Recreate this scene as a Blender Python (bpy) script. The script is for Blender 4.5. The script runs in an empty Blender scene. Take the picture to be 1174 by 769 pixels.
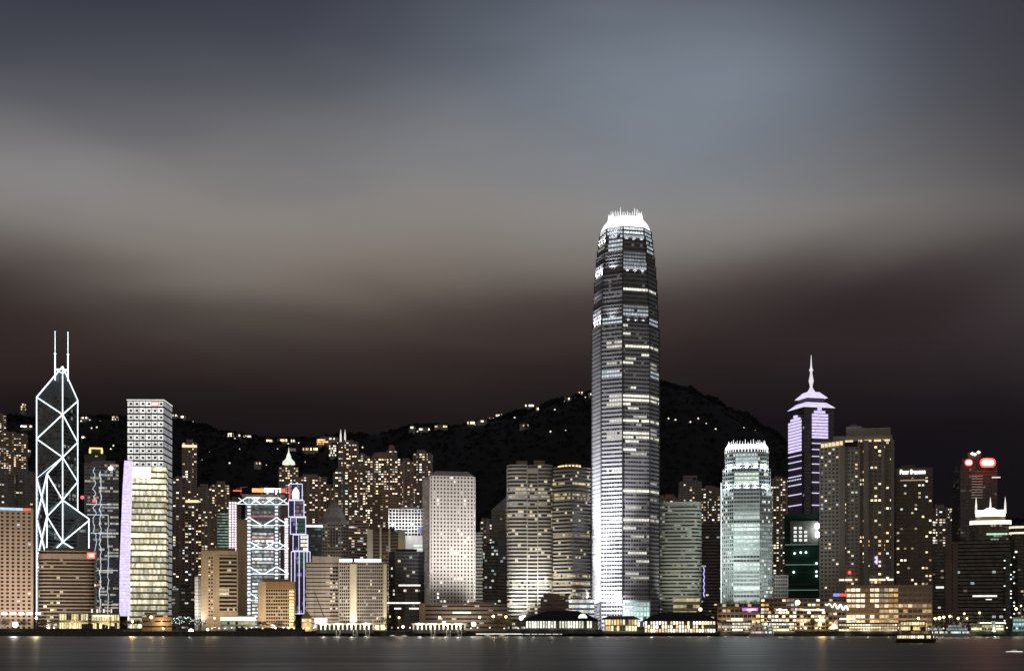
import bpy, math, random
from mathutils import Vector, Matrix, noise

# ------------------------------------------------------------------ camera, world, sun, exposure
SC = bpy.context.scene
COL = SC.collection
F, CAMH, HY, CX = 1720.0, 12.0, 713.0, 587.0      # focal length in photo pixels, eye height, horizon row, centre column

cam_d = bpy.data.cameras.new('camera')
cam_d.sensor_width = 36.0
cam_d.lens = 36.0 * F / 1174.0
cam_d.shift_y = (HY - 384.5) / 1174.0
cam_d.clip_start = 1.0
cam_d.clip_end = 60000.0
cam = bpy.data.objects.new('camera', cam_d)
COL.objects.link(cam)
cam.location = (0, 0, CAMH)
cam.rotation_euler = (math.radians(90), 0, 0)
SC.camera = cam

SC.view_settings.view_transform = 'Standard'
SC.view_settings.look = 'None'
SC.view_settings.exposure = 0.0
SC.view_settings.gamma = 1.0
SC.render.engine = 'CYCLES'
SC.cycles.use_denoising = True
SC.cycles.max_bounces = 4
SC.cycles.diffuse_bounces = 2
SC.cycles.glossy_bounces = 3
SC.cycles.sample_clamp_indirect = 3.0
SC.cycles.caustics_reflective = False


def s2l(r, g, b):
    f = lambda c: (c / 255.0 / 12.92) if c <= 10 else ((c / 255.0 + 0.055) / 1.055) ** 2.4
    return (f(r), f(g), f(b))


def node(nt, typ, **kw):
    n = nt.nodes.new(typ)
    for k, v in kw.items():
        if k == 'inp':
            for i, x in v.items():
                n.inputs[i].default_value = x
        else:
            setattr(n, k, v)
    return n


SUN_EL, SUN_AZ = math.radians(24), math.radians(165)     # the moon, behind the camera and veiled by cloud
world = bpy.data.worlds.new('World')
SC.world = world
world.use_nodes = True
wt = world.node_tree
wt.nodes.clear()
L = wt.links.new


def wmath(op, a, b=None, c=None, clamp=False):
    n = node(wt, 'ShaderNodeMath', operation=op, use_clamp=clamp)
    for i, v in enumerate((a, b, c)):
        if v is None:
            continue
        if isinstance(v, (int, float)):
            n.inputs[i].default_value = v
        else:
            L(v, n.inputs[i])
    return n.outputs[0]


def wmix(fac, a, b, mode='MIX'):
    n = node(wt, 'ShaderNodeMix', data_type='RGBA', blend_type=mode)
    for sock, v in ((n.inputs[0], fac), (n.inputs[6], a), (n.inputs[7], b)):
        if isinstance(v, (int, float)):
            sock.default_value = v
        elif isinstance(v, tuple):
            sock.default_value = (*v, 1.0) if len(v) == 3 else v
        else:
            L(v, sock)
    return n.outputs[2]


tc = node(wt, 'ShaderNodeTexCoord')
sep = node(wt, 'ShaderNodeSeparateXYZ')
L(tc.outputs['Generated'], sep.inputs[0])
dx, dy, dz = sep.outputs
az = wmath('ARCTAN2', dx, dy)
# cloud streaks, drawn out sideways by the wind
mp = node(wt, 'ShaderNodeMapping', inp={3: (2.2, 2.2, 7.5)})
L(tc.outputs['Generated'], mp.inputs[0])
n1 = node(wt, 'ShaderNodeTexNoise', inp={'Scale': 1.6, 'Detail': 2.5, 'Roughness': 0.48, 'Distortion': 0.4})
L(mp.outputs[0], n1.inputs['Vector'])
mp2 = node(wt, 'ShaderNodeMapping', inp={1: (3.1, 0.7, 1.9), 3: (1.3, 1.3, 4.0)})
L(tc.outputs['Generated'], mp2.inputs[0])
n2 = node(wt, 'ShaderNodeTexNoise', inp={'Scale': 2.6, 'Detail': 3.0, 'Roughness': 0.5})
L(mp2.outputs[0], n2.inputs['Vector'])
warp = wmath('MULTIPLY_ADD', n1.outputs[0], 0.064, -0.032)
el = wmath('ADD', dz, warp)
ramp = node(wt, 'ShaderNodeValToRGB')
cr = ramp.color_ramp
cr.interpolation = 'B_SPLINE'
stops = [  # (sine of elevation / 0.6, colour)
    (0.000, (12, 8, 12)), (0.120, (13, 9, 12)), (0.205, (21, 15, 17)), (0.262, (37, 28, 27)), (0.320, (57, 47, 44)),
    (0.375, (106, 97, 91)), (0.418, (147, 141, 135)), (0.462, (128, 125, 124)), (0.520, (96, 97, 104)),
    (0.578, (64, 66, 77)), (0.650, (50, 52, 63)), (0.80, (56, 58, 68)), (1.0, (58, 60, 70))]
while len(cr.elements) < len(stops):
    cr.elements.new(0.5)
for e, (p, c) in zip(cr.elements, stops):
    e.position = p
    e.color = (*s2l(*c), 1)
L(wmath('DIVIDE', el, 0.6), ramp.inputs[0])
sky = ramp.outputs[0]


def blob(a0, e0, sa, se, k=0.35):
    """A soft patch of cloud at azimuth a0 and sine of elevation e0 (0..1)."""
    u = wmath('DIVIDE', wmath('SUBTRACT', az, a0), sa)
    v = wmath('DIVIDE', wmath('SUBTRACT', el, e0), se)
    r2 = wmath('ADD', wmath('MULTIPLY', u, u), wmath('MULTIPLY', v, v))
    g = wmath('POWER', 2.718, wmath('MULTIPLY', r2, -1.0))
    m = wmath('MULTIPLY_ADD', n2.outputs[0], k * 2, 1 - k)
    return wmath('MULTIPLY', g, m, clamp=True)


# thin blue clearing, brighter and darker banks
sky = wmix(wmath('MULTIPLY', blob(0.11, 0.332, 0.15, 0.060), 0.9, clamp=True), sky, s2l(128, 138, 150))
sky = wmix(wmath('MULTIPLY', blob(-0.01, 0.298, 0.12, 0.030), 0.6, clamp=True), sky, s2l(134, 134, 136))
sky = wmix(wmath('MULTIPLY', blob(-0.08, 0.236, 0.13, 0.030), 0.4, clamp=True), sky, s2l(118, 106, 95))
sky = wmix(wmath('MULTIPLY', blob(-0.30, 0.268, 0.055, 0.022), 0.6, clamp=True), sky, s2l(139, 136, 140))
sky = wmix(wmath('MULTIPLY', blob(0.40, 0.30, 0.16, 0.13), 0.95, clamp=True), sky, s2l(58, 55, 62))
sky = wmix(wmath('MULTIPLY', blob(0.02, 0.205, 0.10, 0.020), 0.55, clamp=True), sky, s2l(62, 50, 48))
sky = wmix(wmath('MULTIPLY', blob(0.23, 0.196, 0.11, 0.035), 0.80, clamp=True), sky, s2l(44, 32, 36))
sky = wmix(wmath('MULTIPLY', blob(-0.38, 0.200, 0.13, 0.040), 0.85, clamp=True), sky, s2l(44, 33, 32))
sky = wmix(wmath('MULTIPLY', blob(0.20, 0.10, 0.20, 0.055), 0.75, clamp=True), sky, s2l(15, 10, 18))
mott = wmath('MULTIPLY_ADD', n2.outputs[0], 0.30, 0.85)
grey = node(wt, 'ShaderNodeCombineColor')
for i in range(3):
    L(mott, grey.inputs[i])
sky = wmix(1.0, sky, grey.outputs[0], 'MULTIPLY')
# behind the camera the low cloud glows over the city on this side of the harbour
back = wmath('MULTIPLY', wmath('MULTIPLY', dy, -1.6, clamp=True), wmath('POWER', 2.718, wmath('MULTIPLY', wmath('MULTIPLY', dz, dz), -6.0)))
back = wmath('MULTIPLY', back, wmath('GREATER_THAN', dz, 0.0))
sky = wmix(back, sky, (0.40, 0.335, 0.275))
# the last light of the clear air above the clouds
nish = node(wt, 'ShaderNodeTexSky', sky_type='NISHITA', sun_disc=False, sun_elevation=SUN_EL, sun_rotation=SUN_AZ)
bg1 = node(wt, "ShaderNodeBackground", inp={1: 1.0})
bg2 = node(wt, 'ShaderNodeBackground', inp={1: 0.0003})
L(sky, bg1.inputs[0])
L(nish.outputs[0], bg2.inputs[0])
addw = node(wt, 'ShaderNodeAddShader')
L(bg1.outputs[0], addw.inputs[0])
L(bg2.outputs[0], addw.inputs[1])
wo = node(wt, 'ShaderNodeOutputWorld')
L(addw.outputs[0], wo.inputs[0])

moon_d = bpy.data.lights.new('moonlight', 'SUN')
moon_d.energy = 0.02
moon_d.angle = math.radians(10)
moon_d.color = (0.85, 0.9, 1.0)
moon = bpy.data.objects.new('moonlight', moon_d)
COL.objects.link(moon)
moon.rotation_euler = (math.radians(90) - SUN_EL, 0, math.pi - SUN_AZ)

# ------------------------------------------------------------------ materials
MATS = {}


def wallmat(key, col, rough=0.8, var=0.22, metal=0.0, scale=0.06):
    """Weathered masonry, cladding or concrete in one base colour, with blotches and rain streaks."""
    if key in MATS:
        return MATS[key]
    m = bpy.data.materials.new(key)
    m.use_nodes = True
    nt = m.node_tree
    b = nt.nodes['Principled BSDF']
    t = node(nt, 'ShaderNodeTexCoord')
    na = node(nt, 'ShaderNodeTexNoise', inp={'Scale': scale, 'Detail': 6.0, 'Roughness': 0.65})
    mp_ = node(nt, 'ShaderNodeMapping', inp={3: (0.5, 0.5, 0.025)})
    nb = node(nt, 'ShaderNodeTexNoise', inp={'Scale': 1.0, 'Detail': 4.0, 'Roughness': 0.6})
    nt.links.new(t.outputs['Object'], na.inputs['Vector'])
    nt.links.new(t.outputs['Object'], mp_.inputs[0])
    nt.links.new(mp_.outputs[0], nb.inputs['Vector'])
    ad = node(nt, 'ShaderNodeMath', operation='ADD')
    nt.links.new(na.outputs[0], ad.inputs[0])
    nt.links.new(nb.outputs[0], ad.inputs[1])
    mr = node(nt, 'ShaderNodeMapRange', inp={1: 0.7, 2: 1.3, 3: 1 - var, 4: 1 + var})
    nt.links.new(ad.outputs[0], mr.inputs[0])
    mx = node(nt, 'ShaderNodeMix', data_type='RGBA', blend_type='MULTIPLY')
    mx.inputs[0].default_value = 1.0
    mx.inputs[6].default_value = (*col, 1)
    cc = node(nt, 'ShaderNodeCombineColor')
    for i in range(3):
        nt.links.new(mr.outputs[0], cc.inputs[i])
    nt.links.new(cc.outputs[0], mx.inputs[7])
    nt.links.new(mx.outputs[2], b.inputs['Base Color'])
    b.inputs['Roughness'].default_value = rough
    b.inputs['Metallic'].default_value = metal
    MATS[key] = m
    return m


def glowmat(key, col, strength, base=0.3, sample=False):
    """Something that gives off light of its own: neon, a lamp lens, a backlit sign; also floodlight painted on crowns."""
    if key in MATS:
        return MATS[key]
    m = bpy.data.materials.new(key)
    m.use_nodes = True
    nt = m.node_tree
    b = nt.nodes['Principled BSDF']
    b.inputs['Base Color'].default_value = (base * col[0], base * col[1], base * col[2], 1)
    b.inputs['Emission Color'].default_value = (*col, 1)
    t = node(nt, 'ShaderNodeTexCoord')
    na = node(nt, 'ShaderNodeTexNoise', inp={'Scale': 0.4, 'Detail': 2.0})
    mr = node(nt, 'ShaderNodeMapRange', inp={1: 0.3, 2: 0.7, 3: strength * 0.8, 4: strength * 1.2})
    nt.links.new(t.outputs['Object'], na.inputs['Vector'])
    nt.links.new(na.outputs[0], mr.inputs[0])
    nt.links.new(mr.outputs[0], b.inputs['Emission Strength'])
    m.cycles.emission_sampling = 'AUTO' if sample else 'NONE'
    MATS[key] = m
    return m


def panemat():
    """Window glass; the room light or painted floodlight of each pane comes from the mesh's 'pane_glow' attribute."""
    if 'window_glass' in MATS:
        return MATS['window_glass']
    m = bpy.data.materials.new('window_glass')
    m.use_nodes = True
    nt = m.node_tree
    b = nt.nodes['Principled BSDF']
    b.inputs['Base Color'].default_value = (0.012, 0.014, 0.018, 1)
    b.inputs['Roughness'].default_value = 0.12
    at = node(nt, 'ShaderNodeAttribute', attribute_name='pane_glow')
    t = node(nt, 'ShaderNodeTexCoord')
    na = node(nt, 'ShaderNodeTexNoise', inp={'Scale': 0.55, 'Detail': 3.0, 'Roughness': 0.7})
    mr = node(nt, 'ShaderNodeMapRange', inp={1: 0.3, 2: 0.7, 3: 0.55, 4: 1.45})
    nt.links.new(t.outputs['Object'], na.inputs['Vector'])
    nt.links.new(na.outputs[0], mr.inputs[0])
    nt.links.new(at.outputs['Color'], b.inputs['Emission Color'])
    nt.links.new(mr.outputs[0], b.inputs['Emission Strength'])
    m.cycles.emission_sampling = 'NONE'
    MATS['window_glass'] = m
    return m


# ------------------------------------------------------------------ mesh helpers
class MB:
    """Collects shapes; build() links them as one mesh object."""

    def __init__(self):
        self.v, self.f, self.c = [], [], []

    def face(self, pts, col=None):
        i = len(self.v)
        self.v += [tuple(p) for p in pts]
        self.f.append(tuple(range(i, i + len(pts))))
        self.c.append(col or (0, 0, 0))

    def box(self, x0, x1, y0, y1, z0, z1, col=None):
        i = len(self.v)
        self.v += [(x0, y0, z0), (x1, y0, z0), (x1, y1, z0), (x0, y1, z0), (x0, y0, z1), (x1, y0, z1), (x1, y1, z1), (x0, y1, z1)]
        for q in ((0, 3, 2, 1), (4, 5, 6, 7), (0, 1, 5, 4), (1, 2, 6, 5), (2, 3, 7, 6), (3, 0, 4, 7)):
            self.f.append(tuple(i + k for k in q))
            self.c.append(col or (0, 0, 0))

    def prism(self, poly, z0, z1, poly2=None, cap=True, bottom=False):
        poly2 = poly2 or poly
        n = len(poly)
        i = len(self.v)
        self.v += [(x, y, z0) for x, y in poly] + [(x, y, z1) for x, y in poly2]
        for k in range(n):
            self.f.append((i + k, i + (k + 1) % n, i + n + (k + 1) % n, i + n + k))
            self.c.append((0, 0, 0))
        if cap:
            self.f.append(tuple(range(i + n, i + 2 * n)))
            self.c.append((0, 0, 0))
        if bottom:
            self.f.append(tuple(range(i + n - 1, i - 1, -1)))
            self.c.append((0, 0, 0))

    def tube(self, p, q, r, r2=None, n=6, caps=True):
        p, q = Vector(p), Vector(q)
        r2 = r if r2 is None else r2
        d = (q - p).normalized()
        a = d.cross(Vector((0, 0, 1)) if abs(d.z) < 0.9 else Vector((1, 0, 0))).normalized()
        b = d.cross(a)
        i = len(self.v)
        for c, rr in ((p, r), (q, r2)):
            for k in range(n):
                t = 2 * math.pi * k / n
                self.v.append(tuple(c + a * rr * math.cos(t) + b * rr * math.sin(t)))
        for k in range(n):
            self.f.append((i + k, i + (k + 1) % n, i + n + (k + 1) % n, i + n + k))
            self.c.append((0, 0, 0))
        if caps:
            self.f.append(tuple(range(i + n - 1, i - 1, -1)))
            self.f.append(tuple(range(i + n, i + 2 * n)))
            self.c += [(0, 0, 0)] * 2

    def lathe(self, prof, n=12, cx=0, cy=0):
        """prof: (radius, z) from the bottom up."""
        for (r0, z0), (r1, z1) in zip(prof, prof[1:]):
            for k in range(n):
                a, b = 2 * math.pi * k / n, 2 * math.pi * (k + 1) / n
                P = [(cx + r0 * math.cos(a), cy + r0 * math.sin(a), z0), (cx + r0 * math.cos(b), cy + r0 * math.sin(b), z0),
                     (cx + r1 * math.cos(b), cy + r1 * math.sin(b), z1), (cx + r1 * math.cos(a), cy + r1 * math.sin(a), z1)]
                if r1 < 1e-6:
                    P = P[:3]
                elif r0 < 1e-6:
                    P = [P[0], P[2], P[3]]
                self.face(P)

    def build(self, name, mat, parent=None, glow=False, loc=None):
        me = bpy.data.meshes.new(name)
        me.from_pydata(self.v, [], self.f)
        if glow:
            at = me.attributes.new('pane_glow', 'FLOAT_COLOR', 'CORNER')
            data = []
            for f, c in zip(self.f, self.c):
                data += [c[0], c[1], c[2], 1.0] * len(f)
            at.data.foreach_set('color', data)
        me.materials.append(mat)
        me.update()
        o = bpy.data.objects.new(name, me)
        COL.objects.link(o)
        if parent is not None:
            o.parent = parent
        if loc:
            o.location = loc
        return o


def tag(o, label=None, cat=None, group=None, kind=None):
    for k, v in (('label', label), ('category', cat), ('group', group), ('kind', kind)):
        if v:
            o[k] = v
    return o


def thing(name, label, cat, loc=(0, 0, 0), rz=0.0, group=None):
    o = bpy.data.objects.new(name, None)
    COL.objects.link(o)
    o.location = loc
    o.rotation_euler = (0, 0, rz)
    o.empty_display_size = 2
    return tag(o, label, cat, group)


def copy_tree(o, parent=None):
    c = o.copy()
    COL.objects.link(c)
    if parent is not None:
        c.parent = parent
    for ch in list(o.children):
        copy_tree(ch, c)
    return c


def WX(px, Y):
    return (px - CX) * Y / F


def WZ(py, Y):
    return CAMH + (HY - py) * Y / F


def offset(poly, d):
    """Outward mitred offset of a counter-clockwise polygon."""
    n = len(poly)
    out = []
    for i in range(n):
        p0, p1, p2 = poly[i - 1], poly[i], poly[(i + 1) % n]
        e1 = Vector((p1[0] - p0[0], p1[1] - p0[1])).normalized()
        e2 = Vector((p2[0] - p1[0], p2[1] - p1[1])).normalized()
        n1_, n2_ = Vector((e1.y, -e1.x)), Vector((e2.y, -e2.x))
        s = n1_ + n2_
        k = d / max(0.25, 1 + n1_.dot(n2_))
        out.append((p1[0] + s.x * k, p1[1] + s.y * k))
    return out


def rect(w, d, cx=0, cy=0):
    return [(cx - w / 2, cy - d / 2), (cx + w / 2, cy - d / 2), (cx + w / 2, cy + d / 2), (cx - w / 2, cy + d / 2)]


def chamfer(w, d, c):
    a, b = w / 2, d / 2
    return [(-a + c, -b), (a - c, -b), (a, -b + c), (a, b - c), (a - c, b), (-a + c, b), (-a, b - c), (-a, -b + c)]


def rounded(w, d, r, n=4):
    a, b = w / 2 - r, d / 2 - r
    out = []
    for cx, cy, t0 in ((-a, -b, math.pi), (a, -b, 1.5 * math.pi), (a, b, 0), (-a, b, 0.5 * math.pi)):
        for k in range(n + 1):
            t = t0 + k * math.pi / 2 / n
            out.append((cx + r * math.cos(t), cy + r * math.sin(t)))
    return out


# pane glow colours, for room light and painted floodlight
WARM, WARMW, WHITE, COOL = (1, .70, .36), (1, .84, .60), (1, .96, .86), (.80, .93, 1.0)
GREENW, YELL, ORNG, CYAN = (.84, 1.0, .82), (1, .90, .50), (1, .55, .20), (.55, .95, 1.0)


def sc(c, k):
    return (c[0] * k, c[1] * k, c[2] * k)


def lit_resi(p=0.25, k=1.2, pal=(WARM, WARMW, WARMW, WHITE), blue=0.02):
    def fn(fi, z, e, b, nb, rng):
        if rng.random() < p:
            return sc(rng.choice(pal), k * rng.uniform(0.25, 1.3) ** 1.5)
        if rng.random() < blue:
            return sc(COOL, k * 0.6)
        return sc(WARM, 0.012 * rng.random())
    return fn


def lit_office(pf=0.5, pb=0.7, k=0.9, pal=(WARMW, WHITE), dim=0.03, rowk=True):
    st = {}

    def fn(fi, z, e, b, nb, rng):
        key = (fi, e)
        if key not in st:
            on = rng.random() < pf
            a = rng.random() * 0.7
            st[key] = (on, a, a + rng.uniform(0.2, 1.0), sc(rng.choice(pal), k * rng.uniform(0.45, 1.25)))
        on, a, c, col = st[key]
        t = (b + 0.5) / nb
        if on and a <= t <= c and rng.random() < pb:
            return sc(col, rng.uniform(0.6, 1.2))
        return sc(pal[0], dim * rng.random())
    return fn


def lit_even(k, pal=(WHITE,), jit=0.4, p=1.0):
    def fn(fi, z, e, b, nb, rng):
        if rng.random() > p:
            return sc(pal[0], 0.02)
        return sc(rng.choice(pal), k * rng.uniform(1 - jit, 1 + jit))
    return fn


DARK = lambda fi, z, e, b, nb, rng: (0.002, 0.002, 0.003)


def facade(root, poly, z0, z1, fh, bay, rng, lit, wall, sp=0.42, sd=0.35, pier=None, from_z=None, glass=None, roof=True,
           band='window_band', wallname='wall', edges=None, mull=None, mullmat=None):
    """A storey-by-storey facade on a footprint: spandrels stand proud of the glass, piers proud of the spandrels,
    and every storey's ribbon of panes is a part of its own. Below from_z the wall is plain."""
    glass = glass or panemat()
    n = len(poly)
    W = MB()
    if from_z is not None and from_z > z0 + fh:
        zc = z0 + fh * math.floor((from_z - z0) / fh)
        W.prism(offset(poly, sd), z0, zc, cap=False)
        z0 = zc
    nf = max(1, int(round((z1 - z0) / fh)))
    fh = (z1 - z0) / nf
    out = offset(poly, sd)
    inn = offset(poly, -0.25)
    for i in range(nf):
        a = z0 + i * fh
        b = a + fh * sp
        for k in range(n):
            j = (k + 1) % n
            W.face([(*out[k], a), (*out[j], a), (*out[j], b), (*out[k], b)])
            W.face([(*out[k], b), (*out[j], b), (*inn[j], b), (*inn[k], b)])
            W.face([(*inn[k], a), (*inn[j], a), (*out[j], a), (*out[k], a)])
    if roof:
        W.prism(out, z1, z1 + 0.9)
    M2 = MB() if mull else None
    for k in range(n):
        j = (k + 1) % n
        p, q = Vector(poly[k]), Vector(poly[j])
        ln = (q - p).length
        nb = max(1, int(round(ln / bay)))
        d = (q - p) / ln
        nn = Vector((d.y, -d.x))
        for spec, mesh in ((pier, W), (mull, M2)):
            if not spec:
                continue
            w, pd = spec
            cnt = nb if mesh is W else nb * (spec[2] if len(spec) > 2 else 1)
            for b in range(cnt + 1):
                if ln < bay * 0.8 and 0 < b:
                    continue
                c = p + d * (ln * b / cnt)
                w2 = w / 2
                A = c - d * w2 + nn * pd
                B = c + d * w2 + nn * pd
                C = c + d * w2 - nn * 0.2
                D = c - d * w2 - nn * 0.2
                top = z1 + (0.45 if roof else 0)
                for s, t in ((A, B), (B, C), (D, A)):
                    mesh.face([(*s, z0), (*t, z0), (*t, top), (*s, top)])
                mesh.face([(*A, top), (*B, top), (*C, top), (*D, top)])
    for i in range(nf):
        a = z0 + i * fh + fh * sp
        b = z0 + (i + 1) * fh
        g = MB()
        for k in range(n):
            j = (k + 1) % n
            p, q = Vector(poly[k]), Vector(poly[j])
            ln = (q - p).length
            nb = max(1, int(round(ln / bay)))
            for t in range(nb):
                s0, s1 = p.lerp(q, t / nb), p.lerp(q, (t + 1) / nb)
                g.face([(*s0, a), (*s1, a), (*s1, b), (*s0, b)], lit(i, (a + b) / 2, k, t, nb, rng))
        g.build(band, glass, root, glow=True)
    w = W.build(wallname, wall, root)
    if M2:
        M2.build('mullion', mullmat or wall, root)
    return w


class TW:
    """A tower standing where the photo shows it: px0..px1 its sides, pyt its eaves, Y its distance."""

    def __init__(s, name, label, cat, px0, px1, pyt, Y, D=30.0, r=0.0, gz=4.0, group=None, seed=None):
        pc = (px0 + px1) / 2
        s.pc, s.Y, s.D, s.gz = pc, Y, D, gz
        x = WX(pc, Y)
        rr = math.radians(r)
        s.ca = math.cos(math.atan2(x, Y))
        s.W = ((px1 - px0) * Y / F * s.ca - D * abs(math.sin(rr))) / math.cos(rr)
        s.rz = -math.atan2(x, Y) + rr
        a_ = math.atan2(x, Y)
        q_ = D / 2 * math.cos(rr)
        s.root = thing(name, label, cat, (x + q_ * math.sin(a_), Y + q_ * math.cos(a_), gz), s.rz, group)
        s.H = WZ(pyt, Y) - gz
        s.rng = random.Random(seed if seed is not None else int(px0 * 7 + pyt))

    def lx(s, px):
        return (px - s.pc) * s.Y / F * s.ca

    def lz(s, py):
        return WZ(py, s.Y) - s.gz

    def facade(s, poly=None, z0=0.0, z1=None, fh=3.8, bay=4.0, lit=DARK, wall=None, **k):
        poly = poly or rect(s.W, s.D)
        return facade(s.root, poly, z0, s.H if z1 is None else z1, fh, bay, s.rng, lit, wall, **k)

    def box(s, name, mat, x0, x1, y0, y1, z0, z1):
        m = MB()
        m.box(x0, x1, y0, y1, z0, z1)
        return m.build(name, mat, s.root)

    def plant(s, mat, w=0.5, d=0.5, h=5.0, dx=0.0, z=None):
        z = s.H + 0.9 if z is None else z
        W, D = s.W * w, s.D * d
        return s.box('plant_room', mat, dx - W / 2, dx + W / 2, -D / 2, D / 2, z, z + h)


def terrain(x, y):
    """Height of the land behind the waterfront."""
    px = CX + x * F / max(y, 1.0)
    R = RIDGE
    if px <= R[0][0]:
        py = R[0][1]
    elif px >= R[-1][0]:
        py = R[-1][1]
    else:
        for (a, pa), (b, pb) in zip(R, R[1:]):
            if a <= px <= b:
                t = (px - a) / (b - a)
                t = t * t * (3 - 2 * t)
                py = pa + (pb - pa) * t
                break
    top = (HY - py) * 3000.0 / F + CAMH
    t = min(1.0, max(0.0, (y - 1830.0) / (3000.0 - 1830.0)))
    s = t * t * (3 - 2 * t)
    h = 4.0 + (top - 4.0) * s
    if t > 0:
        h += s * 22.0 * (noise.noise(Vector((x * 0.004, y * 0.004, 3.1)))) + s * 7.0 * noise.noise(Vector((x * 0.015, y * 0.015, 8.0)))
    if y > 3000:
        h -= (y - 3000) * 0.12
    return max(h, 3.0) if y > 1900 else h


RIDGE = [(-900, 520), (-400, 478), (-100, 478), (0, 482), (60, 484), (150, 487), (200, 486), (230, 491), (256, 500), (300, 505), (340, 506),
         (380, 507), (410, 509), (430, 512), (450, 505), (470, 497), (520, 494), (560, 485), (600, 474), (640, 465), (680, 456), (720, 446),
         (755, 440), (790, 443), (810, 453), (850, 475), (880, 497), (920, 530), (960, 556), (1060, 590), (1174, 605), (1600, 640)]

# ------------------------------------------------------------------ the setting: water, land, hill
def make_water():
    m = bpy.data.materials.new('harbour_water')
    m.use_nodes = True
    nt = m.node_tree
    b = nt.nodes['Principled BSDF']
    b.inputs['Base Color'].default_value = (0.016, 0.015, 0.016, 1)
    b.inputs['IOR'].default_value = 1.33
    b.inputs['Specular IOR Level'].default_value = 0.55
    t = node(nt, 'ShaderNodeTexCoord')
    mp_ = node(nt, 'ShaderNodeMapping', inp={3: (0.010, 0.045, 1.0)})
    na = node(nt, 'ShaderNodeTexNoise', inp={'Scale': 1.0, 'Detail': 4.0, 'Roughness': 0.6})
    nt.links.new(t.outputs['Object'], mp_.inputs[0])
    nt.links.new(mp_.outputs[0], na.inputs['Vector'])
    mr = node(nt, 'ShaderNodeMapRange', inp={1: 0.3, 2: 0.7, 3: 0.33, 4: 0.46})
    nt.links.new(na.outputs[0], mr.inputs[0])
    nt.links.new(mr.outputs[0], b.inputs['Roughness'])
    mq = node(nt, 'ShaderNodeMapping', inp={3: (0.008, 0.10, 1.0)})
    nb = node(nt, 'ShaderNodeTexNoise', inp={'Scale': 1.0, 'Detail': 5.0, 'Roughness': 0.62})
    nt.links.new(t.outputs['Object'], mq.inputs[0])
    nt.links.new(mq.outputs[0], nb.inputs['Vector'])
    bp = node(nt, 'ShaderNodeBump', inp={'Strength': 0.13, 'Distance': 0.6})
    nt.links.new(nb.outputs[0], bp.inputs['Height'])
    nt.links.new(bp.outputs[0], b.inputs['Normal'])
    g = MB()
    g.face([(-9000, -400, 0), (9000, -400, 0), (9000, 1306, 0), (-9000, 1306, 0)])
    tag(g.build('harbour_water', m), kind='structure')


def make_land():
    asph = wallmat('asphalt', (0.05, 0.048, 0.046), 0.9, 0.3)
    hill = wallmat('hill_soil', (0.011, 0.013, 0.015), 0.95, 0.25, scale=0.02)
    g = MB()
    g.face([(-9000, 1304, 4), (9000, 1304, 4), (9000, 1832, 4), (-9000, 1832, 4)])
    tag(g.build('ground', asph), kind='structure')
    g = MB()
    xs = [-4200 + 60 * i for i in range(141)]
    ys = [1831 + 45 * i for i in range(45)]
    for y in ys:
        for x in xs:
            g.v.append((x, y, terrain(x, y)))
    n = len(xs)
    for j in range(len(ys) - 1):
        for i in range(n - 1):
            a = j * n + i
            g.f.append((a, a + 1, a + n + 1, a + n))
            g.c.append((0, 0, 0))
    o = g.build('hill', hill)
    o.data.polygons.foreach_set('use_smooth', [True] * len(o.data.polygons))
    tag(o, kind='structure')
    # the sea wall, a long stone face with a coping, and a row of fender timbers in its mesh
    st = wallmat('seawall_stone', (0.10, 0.095, 0.09), 0.9, 0.4, scale=0.3)
    g = MB()
    g.box(-3000, 3000, 1300, 1304.5, -2, 3.6)
    g.box(-3000, 3000, 1299.6, 1305, 3.6, 4.25)
    for i in range(-200, 201):
        g.box(i * 6 - 0.25, i * 6 + 0.25, 1299.4, 1299.99, -1, 3.5)
    w = g.build('sea_wall', st)
    tag(w, 'long dark stone sea wall along the water edge of the harbour', 'sea wall')
    # forest of the hill: uneven clumps of leaves, one mass nobody could count
    rng = random.Random(5)
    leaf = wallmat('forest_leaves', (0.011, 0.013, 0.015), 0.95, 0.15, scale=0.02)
    g = MB()
    cnt = 0
    while cnt < 11000:
        y = rng.uniform(2150, 3060) if cnt % 3 else rng.uniform(2880, 3040)
        x = rng.uniform(-0.50, 0.46) * y
        h = terrain(x, y)
        R_ = rng.uniform(2.2, 4.6)
        cx, cy, cz = x, y, h + R_ * 0.55
        for q in range(9):
            a, b = rng.uniform(0, 6.28), rng.uniform(-0.6, 1.4)
            c = Vector((cx + R_ * math.cos(a) * math.cos(b), cy + R_ * math.sin(a) * math.cos(b), cz + R_ * 0.9 * math.sin(b)))
            s = R_ * rng.uniform(0.5, 0.9)
            u = Vector((rng.gauss(0, 1), rng.gauss(0, 1), rng.gauss(0, 1))).normalized()
            v = u.orthogonal().normalized()
            g.face([c + u * s, c + v * s, c - u * s * 0.8, c - v * s])
        cnt += 1
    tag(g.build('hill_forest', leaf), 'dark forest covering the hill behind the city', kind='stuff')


make_water()
make_land()

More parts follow.
